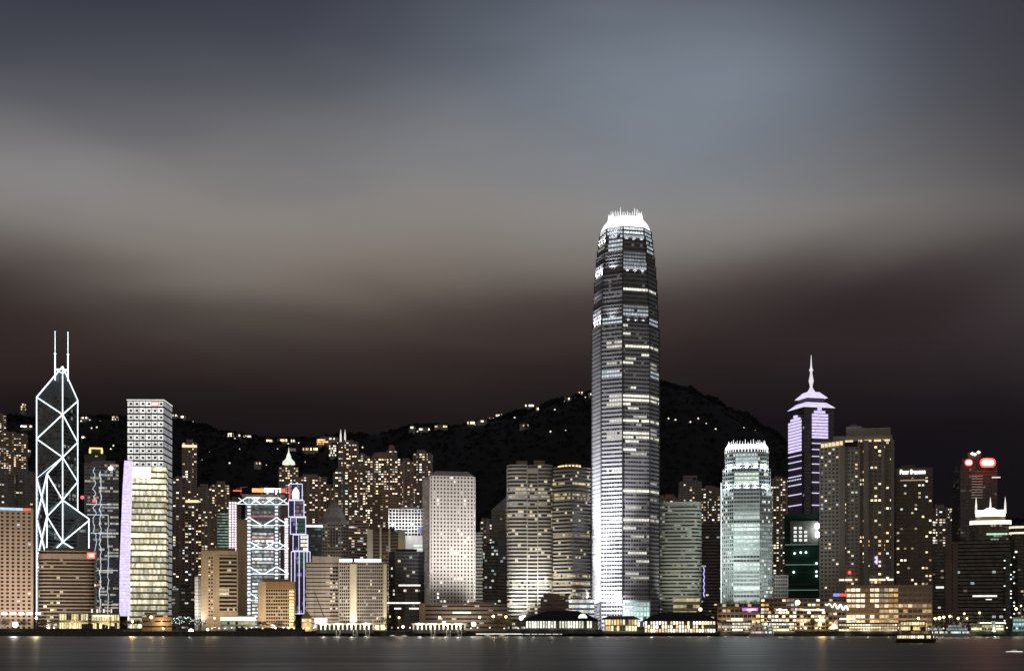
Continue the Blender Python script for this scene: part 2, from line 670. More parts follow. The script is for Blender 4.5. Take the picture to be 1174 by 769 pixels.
# shared materials
M_CONC = wallmat('concrete_grey', (0.30, 0.29, 0.28))
M_TAN = wallmat('concrete_tan', (0.41, 0.31, 0.205))
M_BROWN = wallmat('tile_brown', (0.30, 0.205, 0.135))
M_RED = wallmat('tile_redbrown', (0.24, 0.15, 0.12))
M_GRAN = wallmat('granite_pale', (0.50, 0.475, 0.44))
M_WHITE = wallmat('paint_white', (0.72, 0.71, 0.69), 0.6, 0.12)
M_DARK = wallmat('metal_dark', (0.035, 0.036, 0.042), 0.45, 0.25)
M_STEEL = wallmat('steel_grey', (0.42, 0.44, 0.48), 0.5, 0.12)
M_ALU = wallmat('aluminium_fins', (0.62, 0.62, 0.66), 0.45, 0.10)
M_GLASSD = wallmat('glass_bluegrey', (0.055, 0.075, 0.095), 0.25, 0.2)
M_GREEN = wallmat('scaffold_net_green', (0.012, 0.085, 0.060), 0.85, 0.3)
M_ROOFD = wallmat('roof_tile_dark', (0.022, 0.023, 0.022), 0.8, 0.3, scale=0.3)
M_TEAL = wallmat('glass_teal', (0.03, 0.06, 0.065), 0.3, 0.2)
N_WHITE = glowmat('neon_white', (0.80, 0.94, 1.0), 1.7)
N_LILAC = glowmat('neon_lilac', (0.60, 0.55, 1.0), 1.4)
N_VIOLET = glowmat('neon_violet', (0.42, 0.40, 1.0), 1.5)
N_PINK = glowmat('neon_pink', (1.0, 0.80, 0.92), 1.5)
N_RED = glowmat('neon_red', (1.0, 0.08, 0.06), 2.2)
N_ORNG = glowmat('neon_orange', (1.0, 0.28, 0.10), 2.2)
N_GOLD = glowmat('lamp_gold', (1.0, 0.70, 0.28), 2.2)
N_LAMPW = glowmat('lamp_white', (1.0, 0.95, 0.86), 4.0)
N_LAMPY = glowmat('lamp_yellow', (1.0, 0.72, 0.36), 3.5)
N_ICE = glowmat('crown_glow_pale', (0.88, 0.95, 1.0), 1.15)  # glow meant to stand in for floodlight on crown panels


def light(parent, typ, loc, energy, color, radius=0.5, target=None, angle=70, blend=0.6):
    d = bpy.data.lights.new('lamp_light', typ)
    d.energy = energy
    d.color = color
    d.shadow_soft_size = radius
    if typ == 'SPOT':
        d.spot_size = math.radians(angle)
        d.spot_blend = blend
    o = bpy.data.objects.new('lamp_light', d)
    COL.objects.link(o)
    o.parent = parent
    o.location = loc
    if target is not None:
        o.rotation_euler = (Vector(target) - Vector(loc)).to_track_quat('-Z', 'Y').to_euler()
    return o


FLOOD_MESH = {}


def floodlight(label, x, y, z, target, energy, color=(1, .97, .92), angle=80, group=None):
    """A floodlight on a yoke: base plate, yoke, tilted housing and lens; it carries the real lamp."""
    t = thing('floodlight', label, 'floodlight', (x, y, z), 0, group)
    if not FLOOD_MESH:
        g = MB(); g.box(-0.5, 0.5, -0.35, 0.35, 0, 0.12); g.box(-0.7, -0.6, -0.08, 0.08, 0.12, 1.1); g.box(0.6, 0.7, -0.08, 0.08, 0.12, 1.1)
        g.box(-0.6, 0.6, -0.08, 0.08, 0.121, 0.25)
        a = g.build('yoke', M_DARK, t)
        g = MB(); g.prism([(-0.55, -0.3), (0.55, -0.3), (0.55, 0.3), (-0.55, 0.3)], 0.5, 1.25, [(-0.6, -0.45), (0.6, -0.45), (0.6, 0.45), (-0.6, 0.45)], bottom=True)
        b = g.build('housing', M_DARK, t)
        g = MB(); g.box(-0.52, 0.52, -0.38, 0.38, 1.252, 1.27)
        c = g.build('lens', N_LAMPW, t)
        FLOOD_MESH['m'] = (a.data, b.data, c.data)
    else:
        for nm, me in zip(('yoke', 'housing', 'lens'), FLOOD_MESH['m']):
            o = bpy.data.objects.new(nm, me)
            COL.objects.link(o)
            o.parent = t
    light(t, 'SPOT', (0, 0, 1.6), energy, color, .25, Vector(target) - Vector((x, y, z)), angle, 0.9)
    return t


def terrace_lights(root, pts, energy, color, radius=0.8):
    for p in pts:
        light(root, 'POINT', p, energy, color, radius)


# ------------------------------------------------------------------ the neon braced prism tower
def prism_tower():
    Y = 1640.0
    k = Y / F
    root = thing('skyscraper', 'dark glass prism skyscraper outlined in white neon triangles with twin masts', 'skyscraper', (WX(71.8, Y), Y, 4), math.atan2(-WX(71, Y), Y))
    z = lambda py: WZ(py, Y) - 4
    d = 31.2
    al = math.radians(30.5)
    Lc, Rc = (-d * math.cos(al), d * math.sin(al)), (d * math.cos(al), -d * math.sin(al))
    Fc, Bc, Cc = (-d * math.sin(al), -d * math.cos(al)), (d * math.sin(al), d * math.cos(al)), (0.0, 0.0)
    rng = random.Random(3)
    lit = lit_office(0.16, 0.35, 0.30, (WHITE, GREENW, COOL), 0.02)
    kw = dict(wall=M_GLASSD, sp=0.30, sd=0.12, roof=False)
    wallg = wallmat('glass_slate', (0.11, 0.15, 0.18), 0.35, 0.15)
    kw['wall'] = wallg
    facade(root, [Fc, Rc, Bc, Lc], 0, z(640), 4.0, 3.6, rng, lit, **kw)
    facade(root, [Fc, Cc, Rc, Bc, Lc], z(640), z(595), 4.0, 3.6, rng, lit, **kw)
    facade(root, [Fc, Bc, Lc], z(595), z(547), 4.0, 3.6, rng, lit, **kw)
    facade(root, [Cc, Bc, Lc], z(547), z(454.5), 4.0, 3.6, rng, lit, **kw)
    P = lambda c, py, s=1.0: (c[0] * s, c[1] * s, z(py))
    for tris in ([(P(Fc, 640), P(Rc, 640), P(Cc, 621))], [(P(Rc, 595), P(Bc, 595), P(Cc, 573)), (P(Cc, 595), P(Rc, 595), P(Cc, 573))], [(P(Lc, 547), P(Fc, 547), P(Cc, 524))],
                 [(P(Lc, 454), P(Cc, 454), P(Cc, 420)), (P(Cc, 454), P(Bc, 454), P(Cc, 420)), (P(Bc, 454), P(Lc, 454), P(Cc, 420))]):
        g = MB()
        for t3 in tris:
            g.face(t3)
        g.build('sloping_roof', wallg, root)
    # braces
    T = lambda name, a, pa, b, pb, r=0.62: None
    tubes = []

    def seg(a, pa, b, pb, r=0.72):
        s = 1.018
        m = MB()
        m.tube((a[0] * s, a[1] * s - 0.5, z(pa)), (b[0] * s, b[1] * s - 0.5, z(pb)), r, n=6)
        m.build('neon_tube', N_WHITE, root)
    seg(Lc, 454, Lc, 705); seg(Cc, 420, Cc, 621); seg(Bc, 454, Bc, 592); seg(Fc, 546, Fc, 705); seg(Rc, 595, Rc, 705)
    seg(Lc, 454, Cc, 420); seg(Bc, 454, Cc, 420)
    seg(Lc, 454, Cc, 475); seg(Cc, 475, Lc, 502); seg(Lc, 502, Cc, 524); seg(Cc, 524, Lc, 548)
    seg(Bc, 455, Cc, 475); seg(Cc, 475, Bc, 503); seg(Bc, 503, Cc, 524); seg(Cc, 524, Bc, 549); seg(Bc, 549, Cc, 573)
    seg(Cc, 524, Fc, 546); seg(Fc, 546, Cc, 573); seg(Cc, 573, Fc, 594); seg(Fc, 594, Cc, 621); seg(Cc, 621, Fc, 640)
    seg(Cc, 573, Rc, 595); seg(Rc, 597, Cc, 621); seg(Cc, 621, Rc, 640)
    seg(Lc, 548, Fc, 594); seg(Fc, 546, Lc, 594); seg(Lc, 594, Fc, 642); seg(Fc, 594, Lc, 642); seg(Lc, 642, Fc, 690)
    # masts on a braced frame
    for sx in (-7.9, 5.6):
        m = MB()
        m.tube((sx, 1.5, z(436)), (sx, 1.5, z(405)), 0.75, n=8)
        m.tube((sx, 1.5, z(405)), (sx, 1.5, z(380.5)), 0.42, n=8)
        m.tube((sx - 1.2, 1.5, z(405.5)), (sx + 1.2, 1.5, z(405.5)), 0.7, n=6)
        m.lathe([(0, z(380.8)), (0.9, z(380.2)), (0, z(379.5))], 8, sx, 1.5)
        m.build('mast', N_WHITE, root)
    m = MB()
    m.tube((-8.2, 1.5, z(423)), (5.8, 1.5, z(423)), 0.6)
    m.tube((-8.2, 1.5, z(423)), (0, 0.5, z(428)), 0.5)
    m.tube((5.8, 1.5, z(423)), (0, 0.5, z(428)), 0.5)
    m.build('mast_frame', N_WHITE, root)


prism_tower()


# ------------------------------------------------------------------ the tall tower with the clawed crown
def crown_fins(root, poly0, poly1, z0, z1, name, mat, n=40, over=6.0, rng=None):
    """Vertical fins that lean in from poly0 at z0 to poly1 at z1 and end above it like claws."""
    tot0 = []
    for poly in (poly0, poly1):
        ls = [(Vector(poly[(i + 1) % len(poly)]) - Vector(poly[i])).length for i in range(len(poly))]
        tot0.append((poly, ls, sum(ls)))

    def at(t, which):
        poly, ls, tot = tot0[which]
        s = t * tot
        for i, l in enumerate(ls):
            if s <= l or i == len(ls) - 1:
                p, q = Vector(poly[i]), Vector(poly[(i + 1) % len(poly)])
                return p.lerp(q, min(1, s / l))
            s -= l
    g = MB()
    for i in range(n):
        a, b = at(i / n, 0), at(i / n, 1)
        h = over * (rng.uniform(0.35, 1.0) if rng else 1)
        zt = z1 + h
        mid = a.lerp(b, 0.55) * 1.05
        zm = z0 + (z1 - z0) * 0.55
        tip = b * 0.97
        g.tube((*a, z0), (*mid, zm), 0.42, 0.40, 5)
        g.tube((*mid, zm), (*b, z1), 0.40, 0.32, 5)
        g.tube((*b, z1), (*tip, zt), 0.32, 0.14, 5)
    return g.build(name, mat, root)


def tall_tower():
    Y = 1530.0
    px = 717.0
    x = WX(px, Y)
    root = thing('skyscraper', 'tallest skyscraper, silver stepped shaft with a clawed crown painted to glow white', 'skyscraper', (x, Y, 4), -math.atan2(x, Y) + math.radians(20))
    z = lambda py: WZ(py, Y - 30) - 4
    rng = random.Random(11)
    base = 61.5
    oct_ = lambda s: chamfer(base * s, base * s, base * s * 0.268)
    rows = {}

    def R(py, edges, col, k, a=0, b=1, p=0.95):
        rows.setdefault(round(z(py) / 4.1), []).append((edges, sc(col, k), a, b, p))
    for py, k in ((334, .9), (400, 1.0), (455, .95), (460, 1.0), (481, 1.0), (502, .75), (564, .95), (596, .7)):
        R(py, (0, 1), (1, .96, .74), k * 1.35, 0, 1)
        if py > 395 and py != 564:
            R(py, (7,), WHITE, k * 0.75, .35, 1)
    for py, a, b, k in ((374, .0, .3, .7), (384, .05, .4, .6), (406, .6, 1, .8), (411, .1, .5, .4), (415, 0, .4, .9), (443, .3, .55, .8), (465, 0, .35, .9), (470, .25, .6, .6), (476, .4, .9, .4),
                        (487, .5, .8, .4), (497, 0, .45, 1.1), (498, .55, 1, .8), (506, 0, .6, .7), (517, 0, .45, 1), (522, .2, .9, .4), (580, .1, .7, .35), (606, 0, .5, .7), (616, .3, 1, .35), (632, .2, .9, .6), (641, .5, 1, .5), (655, .1, .6, .5), (663, .3, 1, .3)):
        R(py, (0,), (1, .97, .80), k * 1.35, a, b, .9)
    for py, k in ((395, .7), (400, .6), (415, .6), (465, .8), (497, .5), (502, .7), (540, .9)):
        R(py, (7,), (1, .94, .70), k, .3, 1)
    for py in (363, 367, 371, 427, 431):
        R(py, (7, 1), COOL, .75, 0.05, .95)
    for py in (416, 421, 492, 498, 555, 570, 590):
        R(py, (1,), WHITE, .6, 0, .7)
    for py in (352, 356, 360):  # setback floodlight painted into the front panes as glow
        R(py, (0,), COOL, .22 + (py - 352) * .05, .05, 1)
    for py in (292, 296, 300, 304, 308):  # painted floodwash on the front, stronger towards the setback
        R(py, (0,), COOL, .10 + (py - 290) * .022, .02, .98)
    for py in (262, 266, 270, 274, 281, 285):  # flood brightness of the upper tiers painted as pane glow
        R(py, (7, 1), COOL, .7, .1, .95)
    for py in (262, 265, 268, 272, 276, 280):  # floodlit white of the left facet put into its panes
        R(py, (6,), WHITE, 1.1 - (py - 262) * .03, 0, 1)
    for py in (303, 307, 311, 315):  # left face floodwash painted into the panes
        R(py, (6,), WHITE, .35 + (py - 303) * .05, 0, 1)
    for py in (360, 364, 368):  # lower left floodwash, painted into the panes as well
        R(py, (6,), WHITE, .25 + (py - 360) * .05, 0, 1)
    for py in (260, 264, 267):  # white of the floodlit crown carried into the top panes
        R(py, (0, 1, 6, 7), (.9, .96, 1), 1.0, 0, 1)
    R(271, (0,), COOL, .55, 0, 1)

    def lit(fi, zz, e, b, nb, rn):
        for edges, col, a, bb, p in rows.get(round(zz / 4.1), ()):
            if e in edges and a <= (b + .5) / nb <= bb and rn.random() < p:
                return sc(col, rn.uniform(.75, 1.15))
        if rn.random() < .05:
            return sc(WHITE, .10)
        return sc(COOL, .010 * rn.random())
    tiers = [(1.0, 0, z(372)), (0.965, z(372), z(350)), (0.942, z(350), z(330)), (0.922, z(330), z(315)), (0.895, z(315), z(300)), (0.862, z(300), z(288)), (0.832, z(288), z(278)), (0.80, z(278), z(268)), (0.765, z(268), z(259))]
    M_IFC = wallmat('silver_cladding', (0.27, 0.27, 0.295), 0.5, 0.10)
    for s, a, b in tiers:
        facade(root, oct_(s), a, b, 4.1, 3.0, rng, lit, M_IFC, sp=0.44, sd=0.45, pier=(0.16, 0.62), roof=True)
    # dark recessed seams at the corners of the faces
    g = MB()
    for s, a, b in tiers:
        for (vx, vy) in offset(oct_(s), 0.4):
            g.box(vx - 0.55, vx + 0.55, vy - 0.55, vy + 0.55, a + 1, b - 0.2)
    g.build('corner_seam', M_DARK, root)
    # crown shell and the claws round it; their floodlight is painted in as emission
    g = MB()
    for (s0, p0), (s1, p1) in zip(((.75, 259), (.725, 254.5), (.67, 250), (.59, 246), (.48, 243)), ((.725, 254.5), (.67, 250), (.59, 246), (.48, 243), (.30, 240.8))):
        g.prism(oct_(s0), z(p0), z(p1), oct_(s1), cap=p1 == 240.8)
    g.build('crown_glow_shell', glowmat('crown_painted_glow', (0.94, 0.97, 1.0), 1.25), root)
    crown_fins(root, offset(oct_(0.765), 0.3), oct_(0.52), z(264), z(243.5), 'crown_claw', glowmat('claws_painted_glow', (0.94, 0.97, 1.0), 1.5, 0.8), 56, 9.0, random.Random(4))
    # entrance hall at the foot
    lobby = MB()
    y0 = -base / 2 - 1.6
    for i in range(8):
        for j in range(5):
            xx = -13 + i * 3.4
            lobby.face([(xx, y0, 4 + j * 5), (xx + 2.9, y0, 4 + j * 5), (xx + 2.9, y0, 8.2 + j * 5), (xx, y0, 8.2 + j * 5)], sc((.72, 1, .92) if j > 0 else WHITE, 1.5 - j * .25) if rng.random() < .93 else (0.05, .06, .06))
    lobby.build('lobby_glass', panemat(), root, glow=True)
    g = MB(); g.box(-14, 15, y0 + 0.05, -base / 2 - 0.8, 2.9, 30)
    g.build('lobby_frame', M_STEEL, root)
    # lamps that stand on the setbacks and wash the facets above them
    for s, py, e in ((0.965, 371, 60000), (0.895, 314, 80000), (0.80, 277, 70000)):
        r_ = base * s / 2
        o = base * s * 0.5 * 0.82
        zz = z(py) + 1.3
        for q in (-8, 0, 8):
            light(root, 'SPOT', (-r_ - 1.9, q, zz), e, (0.92, 0.95, 1.0), .5, (-r_ - .2, q, zz + 13), 85, 1.0)
            light(root, 'SPOT', (q, -r_ - 1.9, zz), e * .06, (0.92, 0.95, 1.0), .5, (q, -r_ - .2, zz + 13), 85, 1.0)
        light(root, 'SPOT', (-o - 1.4, -o - 1.4, zz), e * .5, (0.92, 0.95, 1.0), .5, (-o, -o, zz + 13), 85, 1.0)
    return root


tall_tower()


def twin_tower():
    """The shorter sister of the clawed tower, washed in cool green light."""
    T = TW('skyscraper', 'shorter pale green skyscraper with a white clawed crown beside the dark banded block', 'skyscraper', 827, 885, 502, 1520, 46, 0)
    r, z = T.root, T.lz
    rng = T.rng
    W0 = 50.5
    oct_ = lambda s: chamfer(W0 * s, 46 * s, 12.2 * s)
    rows = {}

    def lit(fi, zz, e, b, nb, rn):
        py = HY - (zz + 4 - CAMH) * F / 1520
        t = (b + .5) / nb
        if e == 0:
            if 518 < py < 531:
                return sc(COOL, .65 * rn.uniform(.8, 1.1))
            if 540 < py < 554:
                return sc(GREENW, .85 * rn.uniform(.85, 1.1))
            if py > 572:
                key = fi
                if key not in rows:
                    rows[key] = rn.choice((.08, .3, .55, .8, 1.0, 1.2)) * (1.0 if py > 600 else .6)
                return sc((.82, 1, .94), rows[key] * rn.uniform(.75, 1.1))
            return sc(COOL, .05)
        if e in (1, 7):
            if 533 < py < 541 or 556 < py < 568:
                return sc(COOL, .7) if rn.random() < .6 else (0, 0, 0)
            if rn.random() < .14:
                return sc(WHITE, .9)
            if py > 600:
                return sc((.8, 1, .97), .22 * rn.uniform(.4, 1.8))
        return sc(CYAN, .02)
    M_I1 = wallmat('greenish_cladding', (0.42, 0.45, 0.44), 0.45, 0.10)
    for s, a, b in ((1.0, 0, z(560)), (0.94, z(560), z(537)), (0.85, z(537), z(515))):
        facade(r, oct_(s), a, b, 4.0, 3.1, rng, lit, M_I1, sp=0.40, sd=0.30, pier=(0.25, 0.65))
    g = MB(); g.prism(oct_(0.83), z(514.5), z(508), oct_(0.74)); g.build('crown_glow_shell', MATS['crown_painted_glow'], r)  # floodlit look of this crown is painted as emission too
    crown_fins(r, offset(oct_(0.86), 0.3), oct_(0.74), z(517), z(507), 'crown_claw', MATS['claws_painted_glow'], 44, 4.5, random.Random(9))
    for s, py, e in ((0.94, 559, 5000), (0.85, 536, 6000)):
        o = 25.2 * s
        terrace_lights(r, [(q, -23 * s - 1.5, z(py) + 1.4) for q in (-9, 0, 9)] + [(-o * .88, -23 * s * .84, z(py) + 1.4), (o * .88, -23 * s * .84, z(py) + 1.4)], e, (.85, .97, 1.0), .6)
    g = MB(); g.box(-26.2, -25.2, -16, -14, 0, z(552)); g.build('light_strip', glowmat('edge_light', (.9, 1, 1), .9), r)


twin_tower()


# ------------------------------------------------------------------ the square white-dotted tower and the yellow-lit slab before it
def dotted_tower():
    T = TW('skyscraper', 'tall square tower with a grid of bright white windows and a red rooftop sign', 'skyscraper', 146, 198, 460, 1660, 47, -12)
    r, z = T.root, T.lz
    fh = 7.35

    def lit(fi, zz, e, b, nb, rn):
        if e == 0:
            return sc((1, .99, .95), rn.uniform(.6, 1.1))
        if e == 1:
            return sc((.92, .93, 1), rn.uniform(.28, .42))
        return (0.02, 0.02, 0.02)
    T.facade(fh=fh, bay=6.4, lit=lit, wall=M_DARK, sp=0.24, sd=0.3, pier=(0.4, 0.34))
    g = MB()
    bm_ = None
    nf = int(round(T.H / fh))
    f2 = T.H / nf
    W, D = T.W, T.D
    nb = int(round(W / 6.4))
    for i in range(nf):
        zc = (i + .60) * f2
        for b in range(nb):
            xc = -W / 2 + (b + .58) * W / nb
            if bm_ is None:
                g.box(-1.35, 1.5, -.12, -.02, -1.1, 1.1)
                bo = g.build('window_blind', M_DARK, r)
                bm_ = bo.data
            else:
                bo = bpy.data.objects.new('window_blind', bm_)
                COL.objects.link(bo)
                bo.parent = r
            bo.location = (xc, -D / 2, zc)
    g = MB(); g.box(-W / 2 - .6, W / 2 + .6, -D / 2 - .6, D / 2 + .6, T.H + .95, T.H + 1.9); g.build('roof_light_rim', glowmat('rim_light', (1, .98, .95), .85), r)
    g = MB(); g.box(W / 2 - 13.5, W / 2 - 5, -D / 2 - .75, -D / 2 - .4, T.H - 5.6, T.H - .5); s = g.build('sign_board', glowmat('sign_redwhite', (1, .30, .24), 1.3), r)
    g = MB(); g.box(W / 2 - 12.4, W / 2 - 6.2, -D / 2 - .95, -D / 2 - .752, T.H - 3.9, T.H - 2.0); g.build('sign_lettering', glowmat('sign_white', (1, .95, .92), 2.4), s)

    T = TW('office_tower', 'office slab with yellow lit floors and a glowing lilac fin on its edge', 'office building', 149, 193, 535, 1575, 34, -4)
    r, z = T.root, T.lz
    st = {}

    def lit2(fi, zz, e, b, nb, rn):
        py = HY - (zz + 4 - CAMH) * F / 1575
        if fi not in st:
            st[fi] = rn.choice((.35, .55, .75, .8, .95)) if py > 549 else .9
        if e not in (0, 1, 3):
            return (0.01, .01, .008)
        return sc((1, .92, .60) if rn.random() < .8 else (1, .98, .80), st[fi] * 1.7 * rn.uniform(.35, 1.15) * (.4 if e != 0 else 1))
    T.facade(fh=6.3, bay=2.2, lit=lit2, wall=wallmat('slab_brown', (0.16, 0.13, 0.10)), sp=0.30, sd=0.5)
    W, D = T.W, T.D
    # white screen at the head of the slab
    g = MB(); g.box(T.lx(151), T.lx(174), -D / 2 - 1.2, -D / 2 - .6, z(548), z(535)); g.build('light_screen', glowmat('screen_white', (1, .97, .98), 1.9), r)
    # lilac fin: a tall leaning panel of light tubes
    g = MB()
    prof = [(144.5, 153.5, 529), (142.5, 153, 560), (140.5, 151.5, 610), (139, 150.5, 650), (138.6, 151, 706)]
    y0, y1 = -D / 2 - 6, -D / 2 - 0.7
    for (a, b, p), (c, d, q) in zip(prof, prof[1:]):
        n = 14
        for i in range(n):
            t0, t1 = i / n, (i + .93) / n
            A, B, P_ = a + (c - a) * t0, b + (d - b) * t0, p + (q - p) * t0
            C, E, Q_ = a + (c - a) * t1, b + (d - b) * t1, p + (q - p) * t1
            g.prism([(T.lx(C), y0), (T.lx(E), y0), (T.lx(E), y1), (T.lx(C), y1)], z(Q_), z(P_), [(T.lx(A), y0), (T.lx(B), y0), (T.lx(B), y1), (T.lx(A), y1)], bottom=True)
    g.build('light_fin', glowmat('fin_lilac', (.80, .70, 1.0), 1.0, sample=True), r)
    g = MB()
    for (a, b, p), (c, d, q) in zip(prof, prof[1:]):
        g.prism([(T.lx(c) + .3, y0 + .3), (T.lx(d) - .3, y0 + .3), (T.lx(d) - .3, y1 - .3), (T.lx(c) + .3, y1 - .3)], z(q), z(p), [(T.lx(a) + .3, y0 + .3), (T.lx(b) - .3, y0 + .3), (T.lx(b) - .3, y1 - .3), (T.lx(a) + .3, y1 - .3)])
    g.build('fin_frame', M_STEEL, r)


dotted_tower()


# ------------------------------------------------------------------ masts-and-trusses bank
def truss_bank():
    Y = 1650.0
    T = TW('bank_tower', 'bank headquarters of grey masts and white lit hanger trusses with a red rooftop sign', 'office building', 274, 331, 566, Y, 42, 0)
    r, z = T.root, T.lz
    rows = {}

    def lit(fi, zz, e, b, nb, rn):
        py = HY - (zz + 4 - CAMH) * F / Y
        key = (fi, e)
        if key not in rows:
            rows[key] = (rn.choice((.05, .15, .45, .8)) if py < 618 else rn.choice((.25, .45, .7, .9, 1.1)))
        return sc(rn.choice(((.88, 1, .92), WHITE, COOL)), rows[key] * 1.3 * rn.uniform(.3, 1.4))
    g = MB()
    T.facade(rect(T.W * .70, 36, -1.0, 0), z1=T.H - 3, fh=3.9, bay=2.6, lit=lit, wall=wallmat('bank_grey', (.22, .24, .26), .5), sp=.38, sd=.3)
    D = 36
    yf = -D / 2 - 1.4
    wm = wallmat('mast_grey', (.36, .38, .42), .5)
    masts = (285.5, 317.0)
    for mx in masts:
        x = T.lx(mx)
        m = MB()
        for sx in (-2.3, 2.3):
            m.tube((x + sx, yf - 1.5, 0), (x + sx, yf - 1.5, z(560 if mx > 300 else 567)), .9, n=8)
        for k in range(int(z(566) / 3.9)):
            m.box(x - 2.2, x + 2.2, yf - 1.9, yf - 1.1, k * 3.9, k * 3.9 + .7)
        m.build('mast', wm, r)
        m = MB()
        for k in range(int(z(575) / 3.9)):
            m.box(x - 1.6, x + 1.6, yf - 2.6, yf - 2.05, k * 3.9 + 1.2, k * 3.9 + 3.2)
        m.build('mast_lamp', glowmat('mast_light', (.86, .90, 1), 1.25), r)
    for py in (570, 594, 621, 650, 680):
        m = MB()
        a, b = z(py), z(py + 7.5)
        for mx in masts:
            x = T.lx(mx)
            for s in (-1, 1):
                m.tube((x + s * 1.5, yf - 2.6, a), (x + s * 13.2, yf - 2.6, b), .62)
        if py in (570, 621):
            for mx in masts:
                x = T.lx(mx)
                for s in (-1, 1):
                    m.tube((x + s * 1.5, yf - 3.4, b - 1), (x + s * 11, yf - 3.4, a - 1), .4)
        m.tube((T.lx(masts[0]) - 13, yf - 2.6, b - .3), (T.lx(masts[1]) + 13, yf - 2.6, b - .3), .35)
        m.build('hanger_truss', N_WHITE, r)
    for py in (617, 592):
        m = MB(); m.tube((T.lx(287), yf - 2.9, z(py)), (T.lx(316), yf - 2.9, z(py)), .55); m.build('red_tube', glowmat('truss_red', (1, .2, .25), .6), r)
    # stair towers in pink light
    for a, b, top, bot in ((262, 271.5, 574, 633), (326, 331, 592, 668)):
        g = MB(); g.box(T.lx(a), T.lx(b), -14, 8, 0, z(top)); g.build('stair_tower', M_CONC, r)
        g = MB()
        n = int((bot - top) / 2.9)
        for i in range(n):
            p = top + 1.2 + i * 2.9
            ncol = 3 if b - a > 7 else 1
            for c in range(ncol):
                xa = T.lx(a + (b - a) * c / ncol) + .5
                xb = T.lx(a + (b - a) * (c + 1) / ncol) - .5
                g.box(xa, xb, -14.5, -14.02, z(p + 2.0), z(p))
        g.build('stair_light', N_PINK, r)
    # rooftop: cranes and the long sign
    g = MB()
    for x0 in (276, 300, 322):
        g.tube((T.lx(x0), 0, z(566)), (T.lx(x0), 0, z(556)), .6)
        g.tube((T.lx(x0) - 6, 0, z(559)), (T.lx(x0) + 7, 0, z(556)), .4)
    g.box(T.lx(277), T.lx(327), -4, 10, T.H - 3, T.H + 1)
    g.build('roof_cranes', wm, r)
    g = MB(); g.box(T.lx(289), T.lx(303), yf - .6, yf, z(564), z(559.6)); s = g.build('sign_board', N_ORNG, r)
    g = MB(); g.box(T.lx(303.1), T.lx(322), yf - .6, yf, z(564), z(559.2)); g.build('sign_lettering', glowmat('sign_bright', (1, .93, .95), 3.2), s)
    g = MB(); g.box(T.lx(322.1), T.lx(327), yf - .6, yf, z(564), z(559.6)); g.build('sign_emblem', N_RED, s)
    g = MB(); g.box(T.lx(267), T.lx(277), yf + 8, yf + 8.5, z(562.4), z(561.3)); g.build('red_tube', N_RED, r)


truss_bank()


def neon_stack():
    """The slim stepped tower outlined in violet neon."""
    Y = 1625.0
    T = TW('office_tower', 'slim stepped tower outlined in violet neon frames with a glowing white emblem on top', 'office building', 331, 356, 554, Y, 26, 0)
    r, z = T.root, T.lz
    steps = [(331.5, 346.5, 554.5, 573.5), (330.8, 348.5, 573.5, 593), (333, 350.5, 593, 612.8), (336, 353, 612.8, 632), (334, 355.5, 632, 704)]
    for i, (a, b, p, q) in enumerate(steps):
        xa, xb = T.lx(a), T.lx(b)
        poly = rect(xb - xa, 24 + i * .8, (xa + xb) / 2)

        def lit(fi, zz, e, bb, nb, rn, i=i):
            t = (bb + .5) / nb
            if e == 0:
                if i == 3 and t > .45:
                    return sc((1, 1, .80), 1.0 if rn.random() < .8 else .1)
                if (i == 2 or (i == 4 and HY - (zz + 4 - CAMH) * F / Y < 650)) and t > .45:
                    return (.015, .07, .03)
                if i == 1 and t > .4:
                    return sc(N_PINKC, .22 * rn.random() + .05)
                if rn.random() < .2:
                    return sc((.5, .5, 1), .3)
            return (.01, .01, .03)
        N_PINKC = (1, .75, .9)
        facade(r, poly, z(q), z(p) - 1, 4.6, 2.7, T.rng, lit, wallmat('stack_dark', (.06, .06, .10), .4), sp=.25, sd=.15, pier=(.2, .2))
        m = MB()
        yy = -(12 + i * .4) - .5
        R_ = .42
        for x0 in (xa, xb):
            m.tube((x0, yy, z(q)), (x0, yy, z(p)), R_)
        m.tube((xa, yy, z(p)), (xb, yy, z(p)), R_)
        m.tube((xa, yy, z(q) + .9), (xb, yy, z(q) + .9), R_)
        if i in (1, 2, 3):
            xm = xa + (xb - xa) * .38
            m.tube((xm, yy, z(q)), (xm, yy, z(p)), R_ * .8)
        if i == 4:
            for px_ in (338, 343, 348.5, 352):
                m.tube((T.lx(px_), yy, z(q)), (T.lx(px_), yy, z(p)), R_ * 1.1)
        m.build('neon_frame', glowmat('neon_periwinkle', (.62, .62, 1.0), 1.5) if i != 4 else glowmat('neon_palelilac', (.74, .70, 1.0), 1.3), r)
    # emblem: a squat leaf-like shape cut from white light
    g = MB()
    cx, zb, zt = T.lx(339), z(571.5), z(558)
    pts = [(-3.6, 0), (3.6, 0), (3.9, .55), (2.4, .78), (0.4, 1.0), (-2.2, .8), (-3.9, .5)]
    h = zt - zb
    yy = -12.9
    F_ = [(cx + a, yy, zb + b * h) for a, b in pts]
    B_ = [(cx + a, yy + .5, zb + b * h) for a, b in pts]
    g.face(F_)
    for k in range(len(pts)):
        g.face([F_[k], B_[k], B_[(k + 1) % len(pts)], F_[(k + 1) % len(pts)]])
    g.build('emblem', glowmat('emblem_white', (.88, 1, .95), 1.8), r)
    g = MB(); g.box(T.lx(331), T.lx(333), -13.6, -13, z(572), z(557)); g.build('red_tube', glowmat('truss_red2', (1, .12, .16), .8), r)


neon_stack()


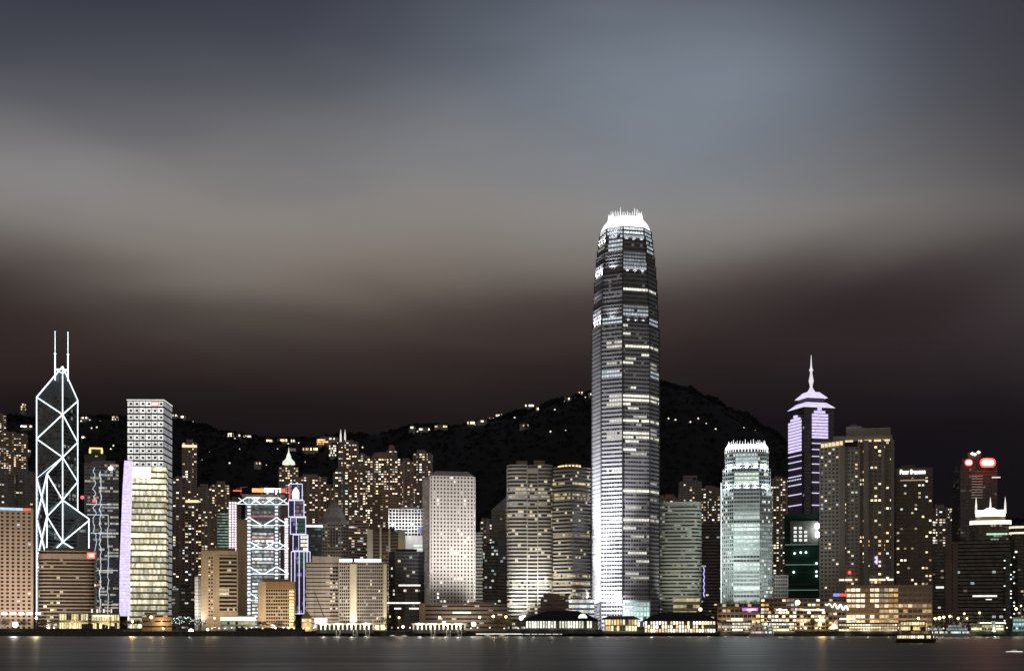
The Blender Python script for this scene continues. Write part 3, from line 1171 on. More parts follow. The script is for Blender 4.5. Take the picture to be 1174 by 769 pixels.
def star_roof_tower():
    """Violet banded tower with a stepped pyramid roof and spire, seen with one corner forward."""
    Y = 1780.0
    T = TW('skyscraper', 'tall tower with glowing violet bands, a stepped pyramid roof and a white spire', 'skyscraper', 903, 957, 470, Y, 41, 27.8)
    r, z, W, D = T.root, T.lz, T.W, 41.0
    T.facade(rect(W - 1.5, D - 1.5), fh=4.4, bay=4.2, z1=z(468), from_z=z(700), lit=lit_office(.10, .3, .22, (WARMW, COOL), .01), wall=wallmat('violet_dark', (.05, .045, .085), .4), sp=.4, sd=.3)
    dk = wallmat('violet_bay', (.09, .08, .14), .4)
    bl = glowmat('band_lilac', (.74, .64, 1.0), 1.05)
    # (face, half width along it, eaves row, row where the close set bands end)
    for face, hw, ptop, full in (('left', 16.5, 481, 516), ('front', 10.3, 474, 503)):
        def bx(g, h0, h1, out0, out1, za, zb):
            if face == 'front':
                g.box(-h1, h1, -D / 2 - out1, -D / 2 - out0, za, zb)
            else:
                g.box(-W / 2 - out1, -W / 2 - out0, -h1, h1, za, zb)
        g = MB()
        bx(g, 0, hw - .2, -2, 1.2, 0, z(ptop))
        g.build('projecting_bay', dk, r)
        p = ptop - 6.4
        bands = []
        while p < full:
            bands.append((p, 2.7))
            p += 3.6
        p = full + 5
        step = 7.0
        while p < 622:
            bands.append((p, 1.1))
            p += step
            step *= 1.12
        for (p, h) in bands:
            g = MB()
            t = max(0.0, (ptop - p) / 8)
            bx(g, 0, hw * (1 - t) + .2, -.6 if t else 1.21, 1.75, z(p + h), z(p))
            g.build('light_band', bl, r)
    g = MB()
    for i in range(9):
        g.lathe([(0, z(549) - .7), (.7, z(549)), (0, z(549) + .7)], 6, -W / 2 - 2.4, -16 + i * 4)
    g.build('ring_lamp', N_WHITE, r)
    lil = glowmat('roof_lilac', (.84, .76, 1.0), .95)
    for (s0, s1, p0, p1, m) in ((W + 1.5, W * .66, 467, 460.5, lil), (W * .56, W * .56, 460.4, 455, dk), (W * .72, W * .36, 454.8, 447.5, lil)):
        g = MB()
        g.prism(rect(s0, s0), z(p0), z(p1), rect(s1, s1), bottom=True)
        g.build('roof_tier', m, r)
    g = MB()
    for s0, p in ((W * .80, 463.2), (W * 1.0, 467.6)):
        g.prism(rect(s0, s0), z(p), z(p - .5), bottom=True)
    g.build('roof_ledge', dk, r)
    g = MB()
    g.lathe([(5.5, z(447.4)), (2.6, z(443.5)), (1.5, z(441)), (2.1, z(437)), (3.0, z(434)), (2.2, z(430)), (1.2, z(425)), (1.4, z(423)), (2.6, z(421.5)), (1.2, z(419)), (.9, z(415)), (.35, z(405)), (0, z(403))], 10)
    g.build('spire', glowmat('spire_white', (.95, .93, .98), .8), r)


star_roof_tower()

# ------------------------------------------------------------------ ordinary towers
def generic(name, label, cat, px0, px1, pyt, Y, D=30, r=0, wall=None, fh=3.6, bay=3.6, lit=None, sp=.5, sd=.3, pier=None, poly=None, bottom=None,
            group=None, plant=(.5, .5, 4.5, 0), gz=None, seed=None):
    """A plain tower: facade, roof slab and rooftop plant. bottom: photo row below which nothing of it shows."""
    if gz is None:
        gz = 4.0 if Y < 1840 else terrain(WX((px0 + px1) / 2, Y), Y) - 3
    T = TW(name, label, cat, px0, px1, pyt, Y, D, r, gz, group, seed)
    P = poly(T) if poly else None
    T.facade(P, fh=fh, bay=bay, lit=lit or lit_resi(), wall=wall or M_BROWN, sp=sp, sd=sd, pier=pier, from_z=None if bottom is None else T.lz(bottom + 6))
    if plant:
        T.plant(wall or M_BROWN, *plant)
    return T


# --- waterfront, west end of the picture
T = generic('hotel_tower', 'tan hotel tower with a grid of dark windows and a blue-red roof sign', 'hotel', -48, 37, 582, 1480, 30, 5, wallmat('hotel_tan', (.42, .315, .24)), 3.78, 4.95,
            lit_resi(.035, 1.1), .48, .45, (2.5, .5), plant=(.6, .5, 4, -8))
g = MB(); g.box(-T.W / 2 + 20, T.W / 2 - 9, -T.D / 2 - .9, -T.D / 2 - .5, T.H - 1.8, T.H + .6); s = g.build('sign_board', glowmat('sign_blue', (.45, .72, 1.0), 1.0), T.root)
g = MB(); g.box(T.W / 2 - 8.9, T.W / 2 - 1, -T.D / 2 - .9, -T.D / 2 - .5, T.H - 1.8, T.H + .6); g.build('sign_emblem', glowmat('sign_redd', (1, .16, .10), .9), s)
g = MB()
for i in range(9):
    g.box(-T.W / 2 + 6 + i * 8, -T.W / 2 + 11 + i * 8, -T.D / 2 - 2.2, -T.D / 2 - 1.6, T.lz(704), T.lz(701.5))
g.build('canopy_lamp', N_LAMPW, T.root)

T = generic('office_building', 'brown office block with rounded corners, close horizontal bands and a red rooftop sign', 'office building', 44.5, 111, 632, 1500, 36, 0,
            wallmat('band_brown', (.32, .235, .17)), 3.5, 3.0, lit_resi(.05, 1.1, (WARMW, YELL), 0), .40, .8, None, lambda T: rounded(T.W, T.D, 11, 5), plant=(.8, .6, 3, 0))
g = MB(); g.prism(rounded(T.W + 1.4, T.D + 1.4, 11, 5), T.H - 7.5, T.H - 2.2, cap=False); g.build('roof_fascia', MATS['band_brown'], T.root)
g = MB(); g.box(T.lx(100), T.lx(109), -T.D / 2 - 1.5, -T.D / 2 - 1.0, T.H - 6.6, T.H - .6); s = g.build('sign_board', glowmat('sign_coral', (1, .20, .14), 1.5), T.root)
g = MB(); g.box(T.lx(102), T.lx(107.4), -T.D / 2 - 1.75, -T.D / 2 - 1.51, T.H - 5.0, T.H - 2.0); g.build('sign_lettering', glowmat('sign_pale', (1, .72, .62), 1.4), s)

# glass tower with zigzag light tubes between the prism tower and the dotted tower
T = generic('office_tower', 'grey glass tower with wavering blue-white light tubes and a bright lamp on its roof', 'office building', 97, 136, 532, 1700, 34, 0,
            wallmat('glass_mauve', (.27, .25, .28), .4), 3.7, 3.2, lit_office(.7, .7, .42, (COOL, WHITE, WARMW), .02), .42, .25, (.2, .3), plant=(.7, .5, 4, 2))
rg = random.Random(21)
for px_, mat_, amp, top in ((108.5, 'tube_white', 2.2, 536), (115, 'tube_ice', 1.2, 540), (124, 'tube_white', .8, 590)):
    g = MB()
    yy = -T.D / 2 - .9
    p0 = (T.lx(px_), yy, T.lz(top))
    for i in range(40):
        q = (T.lx(px_) + rg.uniform(-amp, amp), yy, p0[2] - rg.uniform(2.5, 5.5))
        if q[2] < 12:
            break
        g.tube(p0, q, .38, n=5)
        p0 = q
    g.build('light_tube', glowmat(mat_, (.75, .9, 1), .75 if mat_ == 'tube_white' else .95), T.root)
g = MB()
for py, a, b in ((611, 104, 128), (653.5, 98, 135), (590, 100, 124), (578, 99, 127)):
    g.box(T.lx(a), T.lx(b), -T.D / 2 - 1.3, -T.D / 2 - .7, T.lz(py) - .4, T.lz(py) + .4)
g.build('light_bar', MATS['tube_white'], T.root)
g = MB(); g.lathe([(0, -2.2), (2.0, -1.4), (2.6, 0), (2.0, 1.4), (0, 2.2)], 10); o = g.build('roof_lamp', N_LAMPW, T.root); o.location = (T.lx(127), -T.D / 2 - 1.6, T.lz(536.5))
for px_, py in ((94.5, 570.5), (108, 574)):
    g = MB(); g.lathe([(0, -2.2), (2.0, -1.2), (2.0, 1.2), (0, 2.2)], 8); o = g.build('beacon', glowmat('beacon_red', (1, .16, .16), 1.3), T.root); o.location = (T.lx(px_), -T.D / 2 - 2, T.lz(py))

T = generic('apartment_tower', 'dark tower with a glowing yellow arch on its roof, behind the grey glass tower', 'apartment tower', 97, 121, 522, 1900, 28, 0, wallmat('resi_dark', (.14, .12, .12)), 3.2, 3.4,
            lit_resi(.12, .9), plant=None, bottom=570)
g = MB()
x0, x1, zb = T.lx(102.5), T.lx(117.5), T.H + .9
g.box(x0, x1, -12, 4, zb, zb + 3.5)
g.prism([(x0 + 1, -12), (x1 - 1, -12), (x1 - 1, 4), (x0 + 1, 4)], zb + 3.51, zb + 9, [(x0 + 4, -10), (x1 - 4, -10), (x1 - 4, 3), (x0 + 4, 3)])
c = g.build('roof_pavilion', MATS['resi_dark'], T.root)
g = MB()
g.box(x0, x1, -12.6, -12.05, zb + 7.5, zb + 9.4); g.box(x0 - .6, x0 + 2, -12.6, -12.05, zb + 2, zb + 7.4); g.box(x1 - 2, x1 + .6, -12.6, -12.05, zb + 2, zb + 7.4)
g.build('arch_light', glowmat('arch_yellow', (1, .78, .26), 1.2), c)

# --- dark residential blocks and hillside flats at the west end
RES = wallmat('resi_mauve', (.33, .25, .225))
RES2 = wallmat('resi_brown', (.36, .26, .20))
RES3 = wallmat('resi_grey', (.29, .265, .255))
GR = 'apartment towers on the slope'
for (a, b, t, Y, D, w, p, k, lab, bot) in (
        (-16, 16.5, 541, 1760, 26, RES3, .07, .7, 'grey sparsely lit apartment block above the tan hotel at the picture edge', 600),
        (18, 41, 541, 1780, 26, RES3, .08, .7, 'grey sparsely lit apartment block between the tan hotel and the neon prism', 700),
        (-22, 32, 497, 2420, 24, RES2, .34, .9, 'wide brown hillside apartment slab with rows of orange windows', 575),
        (-10, 7, 476, 2620, 22, RES, .5, .9, 'small lit apartment block on the ridge at the picture edge', 496),
        (198, 215, 549, 1960, 26, RES, .17, 1.1, 'mauve apartment tower directly beside the square dotted tower', 672),
        (209, 225.5, 508, 2020, 24, RES, .22, 1.3, 'slender mauve apartment tower with a lit yellow roof line', 600),
        (222, 243, 560, 1990, 30, RES, .22, 1.1, 'mauve apartment tower with notched roof behind the tan concrete office', 690),
        (241, 263, 556, 2060, 26, RES2, .26, 1.0, 'brown apartment tower with lit top floors beside the truss bank', 640),
        (212, 233, 574, 1900, 22, RES, .24, 1.1, 'reddish apartment block with one long lit floor near its top', 690),
        (320, 342, 536, 2100, 26, RES2, .34, 1.2, 'apartment tower with a glowing domed lantern and flag on its roof', 560),
        (343, 374, 547, 2060, 26, RES2, .24, 1.2, 'broad brown apartment block between the neon stack and the pyramid roof', 606),
        (382, 399, 541, 1990, 26, RES3, .34, 1.3, 'grey apartment tower with dense lit windows above the pyramid roof', 640),
        (388, 411, 507, 2330, 26, RES, .30, 1.2, 'high apartment tower with two white pointed masts on its roof', 560),
        (400, 419, 536, 2000, 26, RES2, .38, 1.3, 'brown apartment tower with a plain concrete end strip and dense windows', 640),
        (418, 459, 526, 2120, 30, RES2, .42, 1.4, 'wide apartment tower with rounded roof and the densest lit windows', 612),
        (458, 478, 530, 2140, 26, RES, .24, 1.2, 'reddish apartment tower between the wide dense tower and the grey punched tower', 600),
        (474, 496, 520, 2050, 26, RES, .40, 1.4, 'reddish apartment tower with big bright windows behind the grey punched tower', 600),
        (551, 567, 598, 1760, 24, RES3, .36, 1.1, 'thin lit apartment block beside the grey punched tower', 700),
        (757, 779, 571, 1930, 26, RES2, .30, 1.0, 'low brown apartment tower with orange windows over the round banded block', 585),
        (778, 804, 552, 1970, 28, RES3, .12, .9, 'dark grey apartment tower with a raised roof frame', 590),
        (803, 829, 560, 2010, 26, RES, .30, 1.1, 'reddish apartment tower squeezed between banded block and green skyscraper', 700),
        (883, 903, 549, 2010, 26, RES, .34, 1.1, 'reddish apartment tower between green skyscraper and violet tower', 690),
        (231, 245, 592, 1880, 22, RES2, .28, 1.0, 'short brown apartment block just above the tan concrete office', 640),
        (263, 276, 573, 2090, 22, RES, .26, 1.0, 'thin apartment tower directly behind the pink lit stair tower', 600),
        (305, 320, 562, 2120, 24, RES3, .22, 1.0, 'grey apartment tower left of the domed flats, over the red rooftop sign', 570),
        (371, 385, 560, 2080, 22, RES, .28, 1.1, 'thin mauve apartment tower right over the pyramid roof', 606),
        (409, 420, 522, 2260, 22, RES3, .32, 1.2, 'thin grey apartment tower between twin masts and wide dense tower', 600),
        (443, 455, 517, 2300, 22, RES, .30, 1.1, 'thin high apartment tower over the rounded roof of the wide dense tower', 560),
        (476, 487, 562, 1930, 22, RES2, .26, 1.1, 'thin brown apartment tower touching the grey punched tower', 600),
        (1084, 1100, 592, 1900, 24, RES3, .26, 1.0, 'grey apartment block between the bright dotted block and red signs tower', 640),
        (1067, 1092, 583, 1960, 26, RES3, .40, 1.2, 'brightly dotted apartment block behind the hotel with a roof sign', 640)):
    T = generic('apartment_tower', lab, 'apartment tower', a, b, t, Y, D, random.Random(int(a * 3)).choice((-6, 0, 5)), w, 3.4, 3.9, lit_resi(p * 1.15, k * 1.35), .50, .35, (1.1, .5), bottom=bot, group=GR,
                plant=(.45, .5, random.Random(int(b)).uniform(3, 6), random.Random(int(a)).uniform(-3, 3)))
    # service shafts and stair strips standing proud of the wall
    g = MB()
    for q in ((-.27, .16) if T.W > 22 else (.05,)):
        g.box(T.W * q, T.W * q + 3.0, -T.D / 2 - 1.4, -T.D / 2 - .5, T.lz(bot + 6), T.H + 2.2)
    g.build('service_shaft', w, T.root)
    rk = random.Random(int(a * 5 + 3))
    g = MB()
    x_ = rk.uniform(-.35, .35) * T.W
    g.tube((x_, 0, T.H), (x_, 0, T.H + rk.uniform(7, 14)), .3, .1, 5)
    g.build('antenna', M_DARK, T.root)
    g = MB()
    x_ = rk.uniform(-.4, .1) * T.W
    g.lathe([(2.0, T.H + .9), (2.0, T.H + 4.2), (1.4, T.H + 4.8), (0, T.H + 4.9)], 10, x_, -T.D * .3)
    g.build('water_tank', M_CONC, T.root)
    if 'yellow roof line' in lab:
        g = MB(); g.box(-T.W / 2 - .3, T.W / 2 + .3, -T.D / 2 - 1.5, -T.D / 2 - .5, T.H - 5.5, T.H - 2.2); g.build('roof_light', glowmat('roofline_gold', (1, .78, .45), 1.2), T.root)
    if 'one long lit floor' in lab:
        g = MB(); g.box(-T.W / 2 + 1, T.W / 2 - 3, -T.D / 2 - 2.0, -T.D / 2 - 1.45, T.lz(575.8), T.lz(573.2)); g.build('floor_light', MATS['roofline_gold'], T.root)
    if 'domed lantern' in lab:
        zc = T.H + .9
        g = MB(); g.lathe([(9, zc + 5), (8.2, zc + 9), (4, zc + 13), (2.4, zc + 19), (1.0, zc + 22), (0, zc + 30)], 12)
        d = g.build('roof_dome', glowmat('dome_white', (.95, 1, .86), .9), T.root)
        g = MB(); g.box(0, 10, -.2, .2, zc + 24, zc + 28); g.build('flag', M_WHITE, d)
    if 'two white pointed masts' in lab:
        for sx in (T.lx(391), T.lx(396)):
            g = MB(); g.lathe([(1.5, T.H), (1.3, T.H + 12), (.2, T.H + 21)], 8, sx, -6); g.build('mast', glowmat('mast_white', (1, 1, .98), .8), T.root)
    if 'rounded roof' in lab:
        g = MB(); g.lathe([(T.W * .32, T.H), (T.W * .30, T.H + 6), (T.W * .22, T.H + 10), (0, T.H + 11)], 16); g.build('roof_drum', w, T.root)
    if 'raised roof frame' in lab:
        g = MB(); g.box(-9, 9, -6, 6, T.H + 6, T.H + 9); g.box(-9, -8, -6, 6, T.H, T.H + 6); g.box(8, 9, -6, 6, T.H, T.H + 6); g.build('roof_frame', w, T.root)

generic('office_building', 'low green-lit glass block behind the stair tower of the truss bank', 'office building', 249, 264, 588, 1870, 20, 0, M_TEAL, 3.6, 3, lit_even(.22, ((.7, 1, .8),), .6), bottom=640, plant=(.6, .6, 4, 0))
generic('office_building', 'low dark building between the square dotted tower and the tan offices', 'office building', 197, 223, 674, 1560, 24, 0, M_DARK, 3.6, 3.4, lit_resi(.12, .5), plant=(.4, .4, 3, 2))

# --- tan concrete office: windowed wall and banded bay, white stair wing
T = generic('office_building', 'tan concrete office with one column of small windows and a darkly banded bay', 'office building', 231, 272.5, 632, 1490, 30, 0, M_TAN, 3.5, 50, DARK, .97, .3, None,
            lambda T: rect(T.W, T.D), plant=(.7, .6, 3, 3))
for i in range(17):
    g = MB()
    zc = T.lz(640) - i * 3.55
    for j in (0, 1):
        g.face([(T.lx(239 + j * 3), -T.D / 2 - .36, zc), (T.lx(241 + j * 3), -T.D / 2 - .36, zc), (T.lx(241 + j * 3), -T.D / 2 - .36, zc + 1.5), (T.lx(239 + j * 3), -T.D / 2 - .36, zc + 1.5)], (0.9, .7, .4) if T.rng.random() < .2 else (0, 0, 0))
    g.build('window_band', panemat(), T.root, glow=True)
for i in range(14):
    zt = T.lz(638.5) - i * 3.9
    g = MB()
    n = 9
    for b in range(n):
        xa, xb = T.lx(251.5) + (T.lx(271.5) - T.lx(251.5)) * b / n, T.lx(251.5) + (T.lx(271.5) - T.lx(251.5)) * (b + 1) / n
        lit_ = sc(WARMW, .9 * T.rng.uniform(.5, 1.2)) if (i in (8, 9) and b < 5) or (i == 3 and 3 < b < 6) or T.rng.random() < .03 else (0, 0, 0)
        g.face([(xa, -T.D / 2 - .40, zt - 2.2), (xb, -T.D / 2 - .40, zt - 2.2), (xb, -T.D / 2 - .40, zt), (xa, -T.D / 2 - .40, zt)], lit_)
    g.build('window_band', panemat(), T.root, glow=True)
g = MB()
for i in range(15):
    zt = T.lz(638.5) - i * 3.9 + 1.7
    g.box(T.lx(251), T.lx(272), -T.D / 2 - 1.2, -T.D / 2 - .37, zt - 1.6, zt - .1)
g.build('balcony_ledge', M_TAN, T.root)
T = generic('stair_block', 'white floodlit stair block beside the tan concrete office', 'building', 223.5, 231, 662, 1500, 14, 0, M_WHITE, 3.6, 6, DARK, .9, .2, plant=(.5, .5, 2, 0))
FL_STAIR = (WX(227, 1490), 1488)
T = generic('office_building', 'plain tan windowless slab standing before the truss bank', 'building', 271.8, 283, 596, 1540, 20, 0, wallmat('slab_tan', (.38, .27, .175)), 4, 60, DARK, .97, .2, plant=None)
# --- orange-lit low office with gridded front
T = generic('office_building', 'small orange-lit office block with a fine gridded front near the water', 'office building', 296.5, 338, 667.5, 1410, 24, 0, wallmat('orange_stone', (.52, .385, .24)), 3.3, 2.2,
            lit_resi(.05, .5, (ORNG, WARM)), .42, .3, (.5, .6), plant=(.8, .7, 2.5, 0))
g = MB(); g.box(T.lx(296.2), T.lx(305), -T.D / 2 - 1.6, -T.D / 2 + 2, 0, T.H + .9); g.build('corner_pier', MATS['orange_stone'], T.root)
g = MB(); g.box(T.lx(305.1), T.lx(338.5), -T.D / 2 - 1.4, -T.D / 2 + 2, T.H - 6, T.H + .95); g.build('roof_fascia', wallmat('orange_dark', (.33, .19, .10)), T.root)
for i in range(12):
    g = MB(); g.box(T.lx(331.5), T.lx(337), -T.D / 2 - 1.1, -T.D / 2 - .7, T.H - 9.0 - i * 3.1, T.H - 7.2 - i * 3.1); g.build('stair_window', N_GOLD if i > 3 else glowmat('stair_amber', (1, .68, .3), 1.1), T.root)

# --- pyramid roofed tower, teal block, mid blocks
T = generic('office_tower', 'grey stone tower with a flared pyramid roof', 'office building', 366.5, 399.5, 601, 1650, 30, 0, wallmat('stone_grey', (.29, .265, .25)), 3.7, 2.9, lit_resi(.06, .6), .5, .3, (.7, .5), bottom=705, plant=None)
g = MB()
P0, z0 = T.W * .53, T.H + .9
lv = [(P0, 0), (P0 * .97, 2), (P0 * .74, 7), (P0 * .64, 12), (P0 * .46, 18), (P0 * .10, 25)]
for (a, h0), (b, h1) in zip(lv, lv[1:]):
    g.prism(chamfer(2 * a, 2 * a * .9, a * .5), z0 + h0, z0 + h1, chamfer(2 * b, 2 * b * .9, b * .5), cap=False)
p = g.build('pyramid_roof', wallmat('roof_lead', (.30, .285, .275), .6), T.root)
g = MB(); g.tube((0, 0, z0 + 26), (0, 0, z0 + 35), .4, .1); g.build('finial', M_STEEL, p)
g = MB()
for q in (-3.2, 0, 3.2):
    g.box(q - .8, q + .8, -T.D / 2 - .9, -T.D / 2 - .5, T.H - 22, T.H - 6)
g.build('tall_recess', M_DARK, T.root)
T = generic('office_building', 'dark teal glass block with a white lit roof edge beside the neon stack', 'office building', 350, 368, 605, 1640, 24, 0, M_TEAL, 3.7, 3.2, lit_office(.4, .6, .12, (GREENW, CYAN), .02), .4, .25, bottom=705, plant=None)
g = MB(); g.box(-T.W / 2 - .4, T.W / 2 + 2, -T.D / 2 - .6, -T.D / 2 + 6, T.H + .95, T.H + 3.4); g.build('roof_light', glowmat('roof_white', (.95, 1, .92), 1.1), T.root)
generic('apartment_block', 'squat brown block of flats beside the pyramid roofed tower', 'apartment tower', 398, 423, 597, 1720, 26, 4, RES2, 3.2, 3.2, lit_resi(.22, 1.0), bottom=660, plant=(.6, .5, 5, 0))
T = generic('apartment_tower', 'brown tower with arched head panels in front of the wide dense flats', 'apartment tower', 427, 457, 567, 1830, 26, 0, wallmat('arch_brown', (.31, .20, .13)), 3.3, 3.3, lit_resi(.07, .8), .5, .3, (.8, .5), bottom=625, plant=(.5, .5, 6, 0), gz=4)

# --- finned tower with slim white blades
T = generic('office_tower', 'brown banded office tower between pale vertical fins', 'office building', 423, 462, 610, 1600, 28, 0, wallmat('fin_brown', (.20, .125, .09)), 3.6, 3.0, lit_office(.25, .35, .35, (WARM, WARMW), .02), .45, .3, plant=(.5, .5, 4, 0))
FINW = wallmat('fin_pale', (.62, .57, .48))
for a, b, top, m in ((421, 427.5, 607, FINW), (435.3, 437.4, 604.5, FINW), (445.5, 447.4, 606, FINW), (456.5, 464.5, 607, wallmat('fin_olive', (.46, .42, .29)))):
    g = MB(); g.box(T.lx(a), T.lx(b), -T.D / 2 - 3, -T.D / 2 + 8, 0, T.lz(top)); g.build('vertical_fin', m, T.root)

# --- white lattice building on a narrow stem
T = generic('office_building', 'white lattice building with a wide gridded head on a narrow shaft', 'office building', 446, 486, 584, 1680, 28, 0, wallmat('lattice_white', (.62, .62, .64), .6), 4.0, 3.4, lit_office(.1, .5, .3, (WHITE,), .015), .30, .5, (.9, .7),
            lambda T: rect(T.W, 26), plant=(.5, .4, 3, 4), bottom=608)
g = MB(); g.box(T.lx(446), T.lx(464), -T.D / 2 - 1.5, 13.6, -1, T.lz(607)); g.build('dark_shaft', M_DARK, T.root)
floodL = [(T, T.lx(q), -T.D / 2 - 16, T.lz(600)) for q in (450, 472)]
terrace_lights(T.root, [(x_, y_, z_) for _, x_, y_, z_ in floodL], 19000, (1, .98, .95), .4)
for a, b, c, d in ((479.5, 484, 610, 604),):
    g = MB(); g.box(T.lx(a), T.lx(b), -T.D / 2 - 2.2, -T.D / 2 - 1.7, T.lz(c), T.lz(d)); g.build('blue_screen', glowmat('screen_blue', (.25, .30, .65), .3), T.root)
for i in range(7):
    g = MB(); g.box(T.lx(474), T.lx(485), -T.D / 2 - 2.2, -T.D / 2 - 1.7, T.lz(626 + i * 4.4), T.lz(624 + i * 4.4)); g.build('lit_floor', glowmat('lit_pale', (.9, 1, .9), .8), T.root)

# --- dark glass office with three white lit floors
T = generic('office_building', 'black glass office with three long white lit floors', 'office building', 446, 486, 633, 1530, 30, 0, M_DARK, 3.7, 3.0, lit_resi(.05, .7, (WARMW, WHITE)), .4, .3, (.25, .35), lambda T: chamfer(T.W, T.D, 6), plant=(.6, .5, 3, 0))
for py, a, b in ((670.6, 457, 482), (690.8, 443, 482), (697.2, 469, 482), (697.2, 452, 460)):
    g = MB(); g.box(T.lx(a), T.lx(b), -T.D / 2 - .9, -T.D / 2 - .5, T.lz(py + .9), T.lz(py - .9)); g.build('lit_floor', glowmat('floor_white', (1, .97, .88), 1.2), T.root)

# --- pair of old tan offices
T = generic('office_building', 'grooved tan office block with a blank front', 'office building', 351.5, 388, 645, 1480, 26, 0, wallmat('groove_tan', (.42, .35, .285)), 3.6, 6, lit_resi(.03, .6), .72, .35, plant=(.5, .5, 3, 4))
g = MB(); g.box(T.lx(358), T.lx(390), -T.D / 2 - 1, T.D / 2, T.H + .95, T.H + 6.5); g.build('roof_storey', MATS['groove_tan'], T.root)
g = MB()
for i in range(14):
    g = MB()
    for j in range(3):
        xa = T.lx(378.5 + j * 3.1)
        zz = T.lz(648) - (i + 1) * 3.6
        g.face([(xa, -T.D / 2 - .6, zz), (xa + 2.1, -T.D / 2 - .6, zz), (xa + 2.1, -T.D / 2 - .6, zz + 1.7), (xa, -T.D / 2 - .6, zz + 1.7)], sc(WARMW, .9) if i in (5,) or T.rng.random() < .14 else (0, 0, 0))
    g.build('window_band', panemat(), T.root, glow=True)
T = generic('office_building', 'tan gridded office with white lit roof line and a bright central pier', 'office building', 389, 443, 645, 1470, 30, 0, wallmat('grid_tan', (.40, .345, .285)), 3.3, 2.0, lit_resi(.07, .8, (WARMW, WHITE)), .36, .35, (.55, .45), plant=(.5, .4, 2.5, 4))
for a, b in ((389, 404), (406.5, 437)):
    g = MB(); g.box(T.lx(a), T.lx(b), -T.D / 2 - .9, -T.D / 2 + 5, T.H + .95, T.H + 4.0); g.build('roof_light', glowmat('roofline_white', (.98, 1, 1), 1.35), T.root)
for a, b in ((401.5, 409), (439.5, 443.2)):
    g = MB(); g.box(T.lx(a), T.lx(b), -T.D / 2 - 2, -T.D / 2 + 4, 0, T.H - 1); g.build('pier', wallmat('pier_cream', (.62, .55, .40)), T.root)
FL_PIER = [(T, T.lx(405), 9000), (T, T.lx(441), 5000)]
for _, x_, e_ in FL_PIER:
    light(T.root, 'SPOT', (x_, -T.D / 2 - 9, 1.5), e_ * 2.6, (1, .93, .72), .8, (x_, -T.D / 2 - 1, 26), 70)
g = MB()
for i in range(10):
    g.box(T.lx(379 + i * 6.4), T.lx(383.4 + i * 6.4), -T.D / 2 - 3, -T.D / 2 - 1.2, 1.0, 5.5)
g.build('arcade_light', glowmat('arcade_warm', (1, .76, .42), 1.5), T.root)

# --- grey punched tower
T = TW('office_tower', 'pale grey tower covered in a grid of small round-edged windows', 'office building', 484, 545, 546.5, 1510, 46, 11)
T.facade(chamfer(T.W, T.D, 2.0), fh=3.75, bay=3.55, lit=lit_resi(.11, 1.5, (WARMW, WHITE, WHITE), .0), wall=wallmat('punched_grey', (.50, .47, .45), .7, .10), sp=.50, sd=.4, pier=(1.75, .46))
g = MB(); g.prism(rect(T.W - 1, T.D - 1), T.H + .95, T.H + 6.2, rect(T.W - 13, T.D - 13)); g.build('hipped_roof', wallmat('punched_roof', (.46, .44, .42)), T.root)
JW = T
T = generic('podium_building', 'brown banded podium block at the foot of the pale grey tower', 'building', 481, 581, 693.5, 1440, 30, 0, wallmat('podium_brown', (.40, .31, .235)), 4.2, 4.5, lit_resi(.08, .7, (WARMW,)), .6, .6, plant=(.3, .4, 2.5, 18))
g = MB(); g.box(T.lx(480.5), T.lx(487.5), -T.D / 2 - 1.5, -T.D / 2 + 3, 0, T.H + 2); g.build('corner_pier', wallmat('pier_tan', (.50, .37, .24)), T.root)
g = MB(); g.box(T.lx(519), T.lx(540), -T.D / 2 - .9, -T.D / 2 - .65, T.lz(702.8), T.lz(700.8)); g.build('lit_floor', MATS['floor_white'], T.root)

generic('office_building', 'narrow grey slab with a pale edge beside the grey punched tower', 'office building', 545.5, 553.5, 611, 1600, 22, 0, M_CONC, 3.6, 3, lit_resi(.03, .4), .6, .3, plant=None)
generic('office_building', 'dark green glass block behind the brown podium', 'office building', 553, 574, 626, 1640, 26, 0, M_TEAL, 3.6, 2.6, lit_resi(.13, .7, (WHITE, GREENW, CYAN)), .4, .25, plant=(.5, .5, 3, 0))
generic('office_building', 'near black navy glass tower beside the round cornered twin', 'office building', 571, 585, 619, 1610, 26, 0, wallmat('glass_navy', (.012, .014, .035), .25), 3.6, 2.6, lit_resi(.02, .5), .35, .2, plant=None)
T = generic('office_tower', 'stone tower with a steep sloping roof behind the round cornered twin', 'office building', 564, 588, 586, 1660, 26, 0, wallmat('stone_sand', (.28, .24, .19)), 3.6, 2.8, lit_resi(.05, .6), .5, .3, (.7, .5), bottom=640, plant=None)
g = MB(); g.prism(rect(T.W + 2, T.D + 2), T.H + .95, T.H + 19, [(T.W * .28, -4), (T.W * .5, -4), (T.W * .5, 4), (T.W * .28, 4)]); g.build('pyramid_roof', MATS['roof_lead'], T.root)

# --- round cornered pair
EXW = wallmat('exchange_granite', (.27, .25, .225), .6, .15)


def notched(T):
    P = rounded(T.W, T.D, 8, 4)
    a, b = T.lx(603.5), T.lx(617)
    y = -T.D / 2
    return P[:5] + [(a, y), (a + .8, y + 4), (b - .8, y + 4), (b, y)] + P[5:]


def exch_lit(warm):
    rows = {}

    def fn(fi, z, e, b, nb, rn):
        if fi not in rows:
            rows[fi] = (rn.random() < .2, rn.uniform(.25, .7))
        on, k = rows[fi]
        if on and rn.random() < .7:
            return sc(rn.choice(warm), k * rn.uniform(.5, 1.3))
        if rn.random() < .05:
            return sc(WARMW, .7)
        return sc(WARMW, .012)
    return fn


